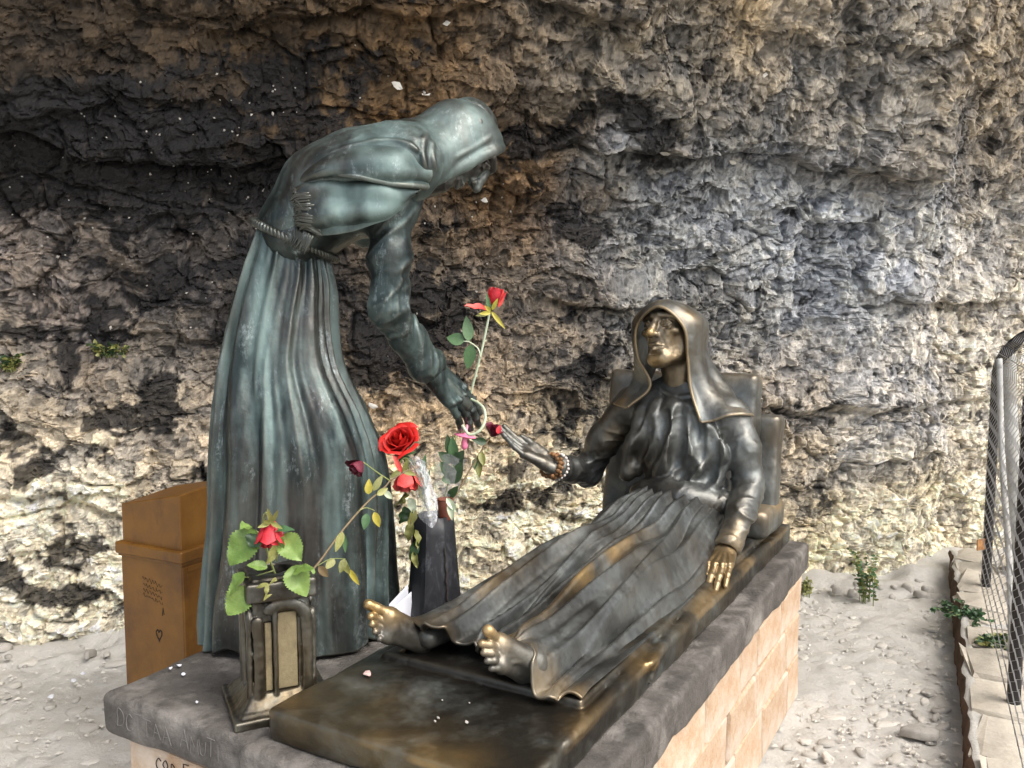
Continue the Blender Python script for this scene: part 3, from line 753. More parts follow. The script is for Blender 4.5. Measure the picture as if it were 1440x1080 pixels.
def face_out(o, c, n):
    """how far the worn face stands out at c (bed frame)"""
    if o.name not in FACEV:
        V = np.zeros(len(o.data.vertices)*3); o.data.vertices.foreach_get('co', V); V = V.reshape(-1, 3); FACEV[o.name] = np.stack([V@BX+1.1, V@AX, V[:, 2]-.70], 1)
    V = FACEV[o.name]; k = np.abs(n) < .5; d = ((V-c)[:, k]**2).sum(1); m = (d < .012**2) & (np.abs((V-c)@n) < .04)
    return float(((V-c)@n)[m].max()) if m.any() else 0.0
def writing(name, text, o, du, dv, n, h, rad, mat, parent, seed=0, wob=.06, xf=wor, face=None):
    """hand-drawn strokes lying on a face; o,du,dv,n in the frame of xf"""
    r = np.random.default_rng(seed); mb = MB(); x = 0.0; o, du, dv, n = [np.asarray(q, float) for q in (o, du, dv, n)]
    for ch in text:
        hh = h*r.uniform(.85, 1.12); y0 = r.normal(0, h*.07)
        for st in GL[ch]:
            pts = np.array([[x+a*hh, y0+b*hh] for a, b in st]) + r.normal(0, wob*h*.3, (len(st), 2))
            q = catmull(pts, 4*len(pts)) if ch in 'CDOUGonu)' else pts
            w3 = o + q[:, :1]*du + q[:, 1:2]*dv + n*.0008
            if face is not None:
                w3 = w3 + n*(np.array([face_out(face, c, n) for c in w3])+.0004)[:, None]
            clean_tube(mb, xf(w3), rad*r.uniform(.8, 1.2), 5)
        x += hh*(.78 if ch != ' ' else .55)
    o_ = mb.build(name, mat, parent, False); o_['kind'] = 'stuff'; return o_
writing('scratched_letters', 'DCTTAA AMUTI', (-.80, 1.322, -.150), (1, 0, 0), (0, 0, 1), (0, -1, 0), .043, .0009, M['chalk'], slab_a, 1, face=slab_a)
writing('scratched_letters', 'ENG / I )', (.4165, 1.50, -.165), (0, 1, 0), (0, 0, 1), (1, 0, 0), .05, .0009, M['chalk'], slab_b, 2, face=slab_b)
writing('inked_words', 'Con Eu', (-.70, 1.352, -.245), (1, 0, 0), (0, 0, 1), (0, -1, 0), .036, .0013, M['ink'], plinth, 3)
writing('inked_words', 'Avilo', (-.69, 1.352, -.298), (1, 0, 0), (0, 0, 1), (0, -1, 0), .036, .0013, M['ink'], plinth, 4)
# ------------------------------------------------------------------ sculpting helpers shared by both figures
CAML = loc(CAM)
def ray_local(u, v): d = ray(u, v); return np.array([d@BX, d@AX, d[2]])
def vol_hit(vol, u, v, bed=True, depth=.0, y0=1.0, y1=4.2):
    """first surface point of a sculpt seen at a pixel"""
    o, d = (CAML, ray_local(u, v)) if bed else (CAM, ray(u, v)); d = d/np.linalg.norm(d)
    t = np.arange(y0, y1, .002); q = o + t[:, None]*d; i = np.round((q-vol.lo)/vol.h).astype(int)
    ok = ((i >= 0) & (i < vol.n)).all(1); val = np.full(len(t), 1.0); val[ok] = vol.F[i[ok, 0], i[ok, 1], i[ok, 2]]
    k = np.argmax(val < 0) if (val < 0).any() else np.argmin(val)
    return q[k] + d*depth
def stroke(vol, px, r, k=.012, op='u', bed=True, depth=0, n=None):
    px = catmull(np.array(px, float), max(5, 2*len(px))); pts = np.array([vol_hit(vol, u, v, bed, depth) for u, v in px])
    med = np.median(pts, axis=0); dist = np.linalg.norm(pts - (CAML if bed else CAM), axis=1); keep = np.abs(dist-np.median(dist)) < .055; pts = pts[keep]; m = len(pts)
    if m < 3: return
    r = np.broadcast_to(r, (m,)) if np.ndim(r) else np.full(m, r)*np.r_[.45, np.ones(m-2), .45] if m > 2 else np.full(m, r)
    vol.chain(pts, r, k, op, n=n or 4*m)
def frame_from(fwd, up):
    f = np.asarray(fwd, float); f = f/np.linalg.norm(f); x = np.cross(f, up); x /= np.linalg.norm(x); u = np.cross(x, f)
    return np.stack([x, f, u], 1)                      # columns: right, forward, up
def sculpt_head(c, fwd, up, s=1.1, h=.0023, neck_to=None, gaunt=1.0, crown=1.0):
    """a head with a face, c = centre between the ears"""
    R = frame_from(fwd, up); T = lambda p: np.asarray(c) + s*(R@np.asarray(p, float))
    E = .2*s; v = Vol(np.asarray(c)-E, np.asarray(c)+E, h)
    def cap(a, b, ra, rb=None, k=.01, op='u'): v.cap(T(a), T(b), ra*s, None if rb is None else rb*s, k*s, op)
    def el(p, r, k=.01, op='u', Rl=None): v.ell(T(p), np.asarray(r)*s, R if Rl is None else R@Rl, k*s, op)
    el((0, -.02, .035*crown), (.074*(.4+.6*crown), .095*(.25+.75*crown), .088*crown)); el((0, .026, -.028), (.066, .068, .084), .03)
    cap((-.006, .068, -.098), (.006, .070, -.098), .021, None, .02)
    for q in (-1, 1):
        cap((q*.056, -.005, -.058), (q*.014, .066, -.100), .021, .020, .025)          # jaw
        el((q*.043, .062, -.022), (.023, .020, .015), .016)                          # cheekbone
        cap((q*.010, .089, .026), (q*.050, .070, .022), .011, .010, .012)            # brow
        el((q*.058, .066, -.062), (.012, .018, .026), .024*gaunt, 's')          # hollow cheek
        el((q*.031, .100, .003), (.0185, .022, .0125), .010, 's')                    # socket
        el((q*.031, .0735, .003), (.0145, .0145, .0135), .002)                       # eyeball
        v.chain([T((q*.0165, .084, .000)), T((q*.026, .0895, .0095)), T((q*.038, .0865, .0085)), T((q*.047, .077, .001))], .0030*s, .003*s)   # lids
        v.chain([T((q*.0165, .084, -.001)), T((q*.028, .0870, -.0075)), T((q*.040, .0835, -.0065)), T((q*.047, .077, .000))], .0026*s, .003*s)
        el((q*.0115, .099, -.033), (.0085, .0105, .0085), .006)                      # wing of the nose
        el((q*.0065, .104, -.0425), (.0042, .006, .004), .003, 's')                  # nostril
        v.chain([T((q*.018, .098, -.030)), T((q*.027, .090, -.050)), T((q*.033, .080, -.072))], .0030*s, .006*s, 's')  # fold nose to mouth
        v.chain([T((q*.030, .084, -.014)), T((q*.044, .080, -.016))], .0022*s, .006*s, 's')
        el((q*.076, -.012, -.004), (.010, .020, .032), .006)                         # ear
        el((q*.074, .035, .055), (.020, .03, .03), .02, 's')                         # temple
    v.chain([T((0, .088, .020)), T((0, .101, -.008)), T((0, .1165, -.031))], np.array([.0085, .0088, .0115])*s, .009*s)      # nose
    v.chain([T((-.025, .083, -.066)), T((-.010, .0945, -.0615)), T((0, .0955, -.0635)), T((.010, .0945, -.0615)), T((.025, .083, -.066))], np.array([.003, .0052, .005, .0052, .003])*s, .005*s)
    v.chain([T((-.022, .084, -.070)), T((0, .0945, -.0755)), T((.022, .084, -.070))], np.array([.003, .0062, .003])*s, .005*s)
    v.chain([T((-.028, .084, -.0672)), T((-.01, .0995, -.0680)), T((.01, .0995, -.0680)), T((.028, .084, -.0672))], .0020*s, .003*s, 's', n=9)   # mouth line
    el((0, .092, -.089), (.018, .009, .006), .008, 's')
    for z in (.046, .058, .069): v.chain([T((-.03, .078, z-.003)), T((0, .0865, z)), T((.03, .078, z-.003))], .0014*s, .004*s, 's', n=7)     # brow furrows
    nk = T((0, -.045, -.19)) if neck_to is None else np.asarray(neck_to)
    v.cap(T((0, -.022, -.05)), nk, .050*s, .056*s, .02*s)
    for q in (-1, 1): v.cap(T((q*.052, -.02, -.065)), nk + s*(R@np.array([q*.018, .042, .02])), .011*s, .012*s, .012*s)
    v.disp(lambda p: .0007*fbm(p*70, 3, 5), .02)
    return v
def sculpt_hand(wrist, d, n, side, s=1.0, curl=(.3, .35, .4, .45), thumb=.5, h=.0022, spread=.10, forearm=.09, tcurl=.3):
    """wrist point, pointing direction d, back-of-hand normal n, side +1: thumb lies on +(d x n)"""
    d = np.asarray(d, float); d /= np.linalg.norm(d); n = np.asarray(n, float); n = n-d*(n@d); n /= np.linalg.norm(n); x = np.cross(d, n)*side
    W = lambda a, b, c: np.asarray(wrist) + s*(a*x + b*d + c*n)                      # a: towards the thumb, b: along, c: back of hand
    E = .25*s; v = Vol(np.asarray(wrist)-E, np.asarray(wrist)+E, h)
    roots = [(.030, .098, .004), (.0095, .103, .006), (-.011, .098, .004), (-.030, .087, 0)]
    for a, b, c in roots: v.cap(W(a*.62, .012, 0), W(a, b-.006, c-.002), .0145*s, .0115*s, .016*s)
    v.cap(W(.02, .03, -.008), W(.026, .07, -.006), .014*s, .012*s, .015*s); v.cap(W(-.018, .02, -.008), W(-.025, .07, -.006), .013*s, .010*s, .015*s)
    v.cap(W(0, -forearm, 0), W(0, .01, 0), .030*s, .025*s, .02*s, sc=(n, .78))
    L = [(.046, .028, .022), (.050, .032, .023), (.047, .029, .022), (.037, .022, .020)]
    for i, (a, b, c) in enumerate(roots):
        ang = 0; p = W(a, b-.004, c-.002); r = (.0112, .0115, .0110, .0098)[i]; sp = (1.5-i)*spread
        for j, l in enumerate(L[i]):
            ang += curl[i]*(1.0, 1.15, .8)[j]
            dd = math.cos(ang)*(math.cos(sp)*d + math.sin(sp)*x) - math.sin(ang)*n
            q = p + s*l*dd; rr = r*(1-.09*j)
            v.cap(p, q, rr*s, rr*.90*s, .003*s); v.ell(q, np.full(3, rr*.97*s), None, .002*s) if j < 2 else None
            if j == 2:                                                               # nail
                nn = math.sin(ang)*(math.cos(sp)*d+math.sin(sp)*x) + math.cos(ang)*n
                v.ell(q + nn*rr*.62*s - dd*.001, np.array([rr*.62, rr*.8, rr*.35])*s, np.stack([np.cross(dd, nn), dd, nn], 1), .001*s)
            p = q
        v.ell(W(a, b-.002, c+.0075), np.array([.0075, .009, .006])*s, None, .008*s)   # knuckle
        v.cap(W(a*.35, .02, .0125), W(a*.95, b-.012, c+.008), .0028*s, .0032*s, .007*s)   # tendon
    t0 = W(.022, .022, -.012); t1 = t0 + s*.040*(math.cos(thumb)*d + math.sin(thumb)*x*1.0 - (tcurl+.05)*n); t2 = t1 + s*.034*(math.cos(thumb*.5)*d + math.sin(thumb*.5)*x - tcurl*n); t3 = t2 + s*.026*(math.cos(thumb*.3)*d + math.sin(thumb*.3)*x - tcurl*1.6*n)
    v.cap(t0, t1, .0165*s, .0125*s, .016*s); v.cap(t1, t2, .0115*s, .0105*s, .005*s); v.cap(t2, t3, .0105*s, .0085*s, .004*s)
    v.disp(lambda p: .0004*fbm(p*90, 2, 15), .01)
    return v
def sculpt_foot(heel, d, xdir, side, shin, s=1.0, h=.0024, curl=(.0, .35, .4, .45, .5)):
    """heel point, direction heel->toes d, xdir: from little toe to big toe"""
    d = np.asarray(d, float); d /= np.linalg.norm(d); x = np.asarray(xdir, float); x = x-d*(x@d); x /= np.linalg.norm(x); n = np.cross(side*x, d)
    W = lambda a, b, c: np.asarray(heel) + s*(a*x + b*d + c*n)
    E = .34*s; v = Vol(np.asarray(heel)-E, np.asarray(heel)+E, h)
    v.ell(W(0, .02, .03), np.array([.030, .036, .036])*s, np.stack([x, d, n], 1), .02*s)
    v.cap(W(0, .01, .055), W(0, .01, .055) + np.asarray(shin), .034*s, .036*s, .03*s)                     # ankle and shin
    v.ell(W(.031, .030, .080), np.full(3, .014*s), None, .014*s); v.ell(W(-.029, .022, .070), np.full(3, .013*s), None, .014*s)
    v.cap(W(-.002, .05, .065), W(.014, .135, .032), .034*s, .020*s, .03*s)             # instep
    v.cap(W(-.016, .02, .018), W(-.026, .145, .015), .020*s, .017*s, .02*s)            # outer edge
    v.cap(W(.018, .04, .040), W(.024, .155, .020), .020*s, .020*s, .03*s)
    v.cap(W(.024, .155, .020), W(-.028, .135, .014), .020*s, .015*s, .02*s)            # ball
    v.cap(W(.0, .03, .006), W(.0, .13, .010), .013*s, .013*s, .02*s)
    toes = [(.029, .168, .020, .0145, (.030, .026)), (.006, .172, .018, .0105, (.026, .020)), (-.011, .165, .016, .0098, (.023, .018)), (-.025, .154, .014, .0092, (.020, .015)), (-.037, .139, .012, .0085, (.016, .013))]
    for i, (a, b, c, r, L) in enumerate(toes):
        p = W(a, b, c); ang = -.15
        for j, l in enumerate(L):
            ang += curl[i]*(.6, 1.6)[j]; dd = math.cos(ang)*d - math.sin(ang)*n; q = p + s*l*dd
            v.cap(p, q, r*s, r*(.95 if j == 0 else 1.0)*s, .004*s); p = q
        nn = math.sin(ang)*d + math.cos(ang)*n
        v.ell(p + nn*r*.65*s, np.array([r*.6, r*.65, r*.35])*s, np.stack([x, dd, nn], 1), .001*s)
    for i, (a, b, c, r, L) in enumerate(toes[:4]): v.cap(W(a*.4, .08, .062), W(a*.95, b-.02, c+.014), .003*s, .003*s, .009*s)
    return v
def wrinkle(p, ax, s_al, s_ac, sd, shear=.0):
    """ridged folds running across the direction ax (0..1)"""
    ax = np.asarray(ax, float)/np.linalg.norm(ax); al = p@ax; pe = p - al[:, None]*ax
    q = pe*s_ac + (al*s_al + shear*s_al*(pe@np.array([.6, .5, .62])))[:, None]*ax
    q = q + .5*np.stack([vnoise(p*9, sd+1), vnoise(p*9, sd+2), vnoise(p*9, sd+3)], 1)
    r = 1-np.abs(vnoise(q, sd)); r2 = 1-np.abs(vnoise(q*1.9+7, sd+5))
    return r**2.5 + .45*r2**2.5 - .55
def near_path(p, pts, r):
    """mask: 1 near a limb's axis, 0 away from it"""
    d = np.full(len(p), 9.0)
    for a, b in zip(pts[:-1], pts[1:]):
        ab = np.asarray(b)-a; t = np.clip(((p-a)@ab)/(ab@ab), 0, 1); d = np.minimum(d, np.linalg.norm(p-a-t[:, None]*ab, axis=1))
    return 1-np.clip((d-r)/.02, 0, 1)
class Body:
    """joins sculpts into ONE continuous mesh object"""
    def __init__(s): s.mb = MB(); s.g = []
    def add(s, vol, polish=None, xf=wor, smooth=1):
        V, Q = vol.mesh(smooth); a = np.zeros(len(V)) if polish is None else (polish(V) if callable(polish) else np.full(len(V), float(polish)))
        s.mb.add(xf(V), Q, a)
    def build(s, name, mat, parent): return s.mb.build(name, mat, parent)
ident = lambda V: V
def relax(vol, spread): pass

# ------------------------------------------------------------------ seated figure on her bed
seated = empty('seated_statue', wor([0, 2.5, 0]), 'bronze statue of a hooded barefoot woman sitting on a bed against cushions', 'statue')
def bed():
    v = Vol((-.36, 1.31, -.11), (.40, 3.70, .06), .0075)
    v.box((.0165, 2.4975, -.0375), (.3265, 1.1455, .0375), None, .010, .001)
    v.box((.02, 2.66, .004), (.285, .965, .016), None, .008, .006)                       # sheet under the figure
    # pulled folds of the sheet along the near side
    for (x0, y0, x1, y1, r) in ((.30, 2.66, .335, 2.12, .012), (.335, 2.12, .345, 2.02, .016), (.31, 2.10, .335, 1.55, .008), (.27, 2.70, .29, 2.2, .007), (.31, 2.75, .33, 3.3, .008)):
        v.cap((x0, y0, .0), (x1, y1, -.002), r, r*.6, .02)
    v.cap((.345, 2.05, -.01), (.352, 2.0, -.06), .010, .003, .015)
    v.disp(lambda p: .0035*fbm(p*5, 3, 12) + .0012*fbm(p*30, 3, 13), .03)
    def pol(V): 
        e = np.maximum(np.exp(-((V[:, 1]-1.37)/.05)**2), np.exp(-((V[:, 0]-.335)/.03)**2)*.8)*(V[:, 2] > -.02)
        return np.clip(e*(.20 + .5*fbm(V*6, 4, 8)), 0, .42)
    vol_obj('bed', v, M['bronze_bed'], seated, pol, 1, wor)
bed()
def cushion(c, hf, tilt, yaw, seed, sag=.0, pol=None):
    """a stuffed cushion: flattened box, pinched at the corners"""
    R = rotz(yaw)@rot_axis((1, 0, 0), tilt); m = np.linalg.norm(hf)+.04; v = Vol(np.asarray(c)-m, np.asarray(c)+m, .007)
    v.box(c, hf, R, min(hf)*.55, .002); ci = np.asarray(c)
    def f(p):
        q = (p-ci)@R; e = np.minimum(1-np.abs(q[:, 0])/hf[0], 1-np.abs(q[:, 2])/hf[2])
        return .030*np.exp(-np.maximum(e, 0)/.10)*0.6 - .012*smooth_(e) + .006*fbm(p*9, 3, seed) + .004*np.sin(q[:, 0]*40+6*q[:, 2])*np.exp(-np.abs(q[:, 2]-hf[2])/.06)
    smooth_ = lambda e: np.clip(e/.5, 0, 1)**2*(3-2*np.clip(e/.5, 0, 1))
    v.disp(f, .045)
    def pl(V):
        q = (V-ci)@R; return np.clip(np.exp(-((q[:, 2]-hf[2])/.045)**2)*.42*(.6+.8*fbm(V*7, 3, 2)), 0, .5)
    vol_obj('cushion', v, M['bronze_dark'], seated, pl, 1, wor)
cushion((-.035, 3.335, .335), (.315, .065, .315), -.14, 0.03, 1)
cushion((.03, 3.455, .245), (.315, .055, .235), -.12, -.02, 2)
cushion((.02, 3.40, .070), (.330, .150, .062), 0, 0, 3)
# --- skirt: cloth over two stretched legs
def skirt():
    nt_, nq = 300, 230; t = np.linspace(0, 1, nt_); q = np.linspace(-1, 1, nq); T, Q = np.meshgrid(t, q, indexing='ij')
    ease = T
    xl = np.interp(T, [0, .5, .85, 1], [-.245, -.265, -.21, -.135]); xr = np.interp(T, [0, .4, .75, .9, 1], [.295, .300, .292, .280, .272])
    xc = (xl+xr)/2; X = xc + (xr-xl)/2*Q
    hem = 1.715 + .018*np.sin(Q*6.0+1) + .010*np.sin(Q*15) - .035*smooth_np(Q, .35, .8) + .05*np.exp(-((X+.03)/.05)**2)
    Y = hem + (3.015-hem)*T
    c1 = np.interp(T, [0, .5, 1], [-.140, -.095, .02]); c2 = np.interp(T, [0, .5, 1], [.125, .135, .12])
    h1 = np.interp(T, [0, .12, .45, .75, 1], [.112, .105, .150, .195, .262]); h2 = np.interp(T, [0, .12, .45, .75, 1], [.118, .110, .150, .190, .255])
    w1 = np.interp(T, [0, .5, 1], [.080, .115, .15]); w2 = np.interp(T, [0, .5, 1], [.085, .12, .15])
    b = lambda c, wd, h: h*np.sqrt(np.clip(1-((X-c)/wd)**2, 0, 1))
    tail = lambda c, wd, h: h*.72*np.exp(-(np.abs(X-c)/(wd*1.05))**1.6)
    bridge = np.minimum(h1, h2)*np.interp(T, [0, .1, .5, 1], [.62, .66, .80, .97])*smooth_np(X, c1-.03, c1+.03)*(1-smooth_np(X, c2-.03, c2+.03))
    pn = 5.0
    Z = (b(c1, w1, h1)**pn + b(c2, w2, h2)**pn + tail(c1, w1, h1)**pn + tail(c2, w2, h2)**pn + np.maximum(bridge, 0)**pn + .008**pn)**(1/pn)
    dome = np.interp(T, [0, .55, .8, 1], [.0, .150, .205, .255])*np.clip(1-np.abs(Q)**3.2, 0, 1)**.5; Z = Z + (dome*smooth_np(T, .5, .85) - Z)*smooth_np(T, .55, .95)*(dome > 0)
    edge = np.minimum(smooth_np(Q, -1, -.82), 1-smooth_np(Q, .86, 1)); Z = Z*edge + .012*(1-edge)
    r = np.random.default_rng(4)
    def crest(x): return np.exp(-np.sqrt(x*x+.02)*1.8)*1.25
    folds = [(-.75, .10, .012, 0, 1), (-.52, .06, .015, 0, .9), (-.36, .05, .018, 0, 1), (-.18, .045, .021, .0, .95), (-.05, .04, .017, .1, 1), (.08, .045, .021, 0, .9), (.20, .04, .016, .2, 1),
             (.32, .05, .019, 0, .95), (.47, .05, .015, 0, .8), (.60, .05, .020, 0, .9), (.74, .05, .022, 0, .8), (.86, .05, .018, 0, .7), (.95, .04, .012, 0, .9)]
    D = np.zeros_like(Z)
    for i, (q0, wd, a, t0, t1) in enumerate(folds):
        path = q0 + .05*np.sin(T*5+i*2.1) + .09*(T-.5)*r.uniform(-1, 1)
        env = smooth_np(T, t0-.15, t0+.12)*(1-smooth_np(T, t1-.25, t1+.1)*.6)*(1-.35*smooth_np(T, .25, .6)*r.uniform(0, 1))
        x = (Q-path)/wd; D += 1.3*a*env*(crest(x) - .55*np.exp(-((x-1.6)/1.0)**2) - .35*np.exp(-((x+1.6)/.9)**2))
    for i in range(26):                                       # gathers running out of the waist
        q0 = -1 + 2*(i+r.uniform(0, .8))/26; L = r.uniform(.12, .4); x = (Q-q0-.12*(1-T)*np.sign(q0))/r.uniform(.018, .034)
        D += r.uniform(.003, .007)*np.exp(-(1-T)/L*1.2)*(1-.7*smooth_np(T, .93, 1))*(np.exp(-x*x) - .4*np.exp(-((x-1.5))**2))
    p = np.stack([X.ravel(), Y.ravel(), Z.ravel()], 1); D += (.0018*fbm(p*np.array([14, 3, 14]), 3, 44)).reshape(Z.shape)
    D *= .25 + .75*smooth_np(Z, .0, .05)
    Z = np.maximum(Z + D, .0125 + .004*np.sin(Q*40))
    lift = (1-smooth_np(T, 0, .05)); Z += lift*(.016*np.sin(Q*13+.7)*smooth_np(Z, .02, .07)) ; X = X + lift*.010*np.sin(Q*26)
    roll = np.exp(-((Q-.93)/.07)**2)*(1-smooth_np(T, 0, .35)); Z += .022*roll
    g = np.stack([X, Y, Z], 2); V, F = solid_grid(g, .007)
    def pol(V):
        a = np.zeros(len(V))
        x = V[:, 0]; y = V[:, 1]; path = np.interp(y, [1.7, 2.0, 2.4, 2.8], [.09, .085, .10, .13])
        a = np.maximum(a, .62*np.exp(-((x-path)/.026)**2)*(1-smooth_np(y, 2.2, 2.75)))
        path2 = np.interp(y, [1.7, 2.2, 2.8], [-.14, -.10, -.04]); a = np.maximum(a, .22*np.exp(-((x-path2)/.03)**2)*(1-smooth_np(y, 2.0, 2.7)))
        a = np.maximum(a, .25*(1-smooth_np(y, 1.70, 1.80)))
        return np.clip(a*(.75+.9*fbm(V*8, 4, 61)), 0, .8)
    obj('skirt', mesh_np('skirt', wor(V), F[:, ::-1], M['bronze_dark'], True, {'polish': pol(V), 'verd': np.zeros(len(V))}), seated)
def smooth_np(x, a, b): t = np.clip((x-a)/(b-a), 0, 1); return t*t*(3-2*t)
skirt()
# --- bodice with sleeves
SH_R, EL_R, WR_R = np.array([-.165, 3.125, .520]), np.array([-.338, 3.10, .240]), np.array([-.383, 2.865, .302])
SH_L, EL_L, WR_L = np.array([.235, 3.10, .505]), np.array([.318, 3.055, .262]), np.array([.300, 2.850, .085])
def bodice():
    v = Vol((-.47, 2.78, .02), (.46, 3.32, .72), .0042); X = (1, 0, 0)
    v.chain([(.07, 3.10, .10), (.08, 3.085, .25), (.062, 3.115, .39), (.05, 3.135, .50)], [.135, .118, .128, .105], .02, sc=(X, 1.32))
    v.cap((.05, 3.12, .50), (.04, 3.125, .60), .085, .058, .04, sc=(X, 1.2))
    v.cap(SH_R+[.02, 0, -.01], SH_L-[.02, 0, .01], .068, .068, .05)
    v.cap(SH_R+[.05, .01, .0], (.02, 3.14, .60), .060, .055, .05); v.cap(SH_L-[.05, -.01, 0], (.06, 3.14, .60), .060, .055, .05)
    v.ell((-.01, 3.035, .395), (.085, .05, .085), None, .05); v.ell((.125, 3.03, .385), (.085, .05, .085), None, .05)
    v.chain([SH_R, (SH_R+EL_R)/2+[-.02, 0, 0], EL_R], [.066, .060, .052], .03); v.chain([EL_R, (EL_R+WR_R)/2, WR_R+[.012, .03, -.008]], [.053, .047, .040], .02)
    v.chain([SH_L, (SH_L+EL_L)/2+[.012, 0, 0], EL_L], [.060, .058, .052], .03); v.chain([EL_L, (EL_L+WR_L)/2+[.004, 0, .006], WR_L+[0, .012, .01]], [.053, .048, .042], .02)
    # blouse gathered over the belt
    v.chain([(-.075, 3.00, .205), (.03, 2.955, .215), (.12, 2.945, .215), (.22, 3.00, .20)], [.035, .045, .045, .035], .04, n=10)
    v.chain([(-.09, 3.00, .170), (.03, 2.945, .175), (.13, 2.935, .172), (.235, 3.00, .16)], .010, .012, 's', n=10)
    S = lambda px, r, k=.014, op='u', d=None: stroke(v, px, r, k, op, True, d if d is not None else (r*.45 if op == 'u' else -r*.2))
    # neckline
    S([(922, 540), (935, 552), (960, 558), (985, 553), (1000, 545)], .005, .006)
    S([(921, 546), (935, 558), (960, 564), (985, 559), (1002, 551)], .0035, .006, 's')
    # hanging folds of the blouse
    for px, r in (([(926, 566), (916, 600), (896, 640), (894, 664)], .011), ([(944, 566), (938, 605), (915, 640), (900, 660)], .010), ([(952, 570), (950, 605), (938, 640), (925, 668)], .012),
                  ([(966, 572), (968, 605), (980, 640), (970, 668)], .013), ([(982, 566), (992, 600), (1000, 630), (988, 660)], .012), ([(1010, 625), (1012, 655), (1002, 685)], .007),
                  ([(905, 575), (893, 610), (884, 645), (880, 670)], .009)):
        S(px, r*1.1, .034, 'u', r*.7)
    for px, r in (([(935, 580), (926, 615), (908, 650)], .008), ([(958, 575), (955, 620), (950, 655)], .010), ([(975, 585), (984, 620), (990, 650)], .008), ([(912, 590), (900, 630), (888, 660)], .008), ([(1000, 610), (1005, 645), (996, 672)], .006), ([(972, 650), (955, 672)], .006)):
        S(px, r*1.0, .034, 's')
    # cuffs
    ax = (WR_L-EL_L)/np.linalg.norm(WR_L-EL_L); c = WR_L+[0, .012, .01]
    v.cap(c, c+ax*.004, .0445, .0445, .004); v.cap(c+ax*.052, c+ax*.05, .046, .046, .003, 's')
    def pol(V):
        return spots(V, [(WR_L+[0, .03, .04], .10, .55), ((.30, 2.99, .2), .07, .25), (SH_R+[-.03, -.03, .05], .07, .45), ((-.22, 3.08, .42), .08, .3)])*np.clip(.7+.8*fbm(V*10, 3, 31), .2, 1.3)
    ra, la = (SH_R, EL_R, WR_R), (SH_L, EL_L, WR_L)
    def cloth(p):
        d = .0012*fbm(p*24, 3, 21)
        for q, sd in ((ra, 300), (la, 320)):
            for i in (0, 1): d = d - .0085*near_path(p, q[i:i+2], .068)*wrinkle(p, q[i+1]-q[i], 15, 5.5, sd+i, .5)*(1 if i else smooth_np(-p[:, 2], -.54, -.40))
        m = smooth_np(-p[:, 1], -3.10, -3.0)*(1-np.maximum(near_path(p, ra, .06), near_path(p, la, .06)))
        return d - .0055*m*wrinkle(p+.12*np.stack([(p[:, 0]-.06)*(p[:, 2]-.5)*-4, 0*p[:, 0], 0*p[:, 0]], 1), (1, 0, 0), 11, 2.2, 340)
    v.disp(cloth, .026)
    vol_obj('bodice', v, M['bronze_dark'], seated, pol, 1, wor)
bodice()
# --- belt: thin cord
def belt():
    mb = MB(); p = catmull([(-.105, 3.03, .168), (-.03, 2.955, .176), (.08, 2.925, .176), (.18, 2.945, .168), (.26, 3.03, .150)], 60)
    clean_tube(mb, wor(p), .0075, 8); q = catmull([(.085, 2.922, .176), (.10, 2.905, .165), (.115, 2.90, .150)], 10); clean_tube(mb, wor(q), .006, 8)
    mb.build('belt', M['bronze_dark'], seated)
belt()
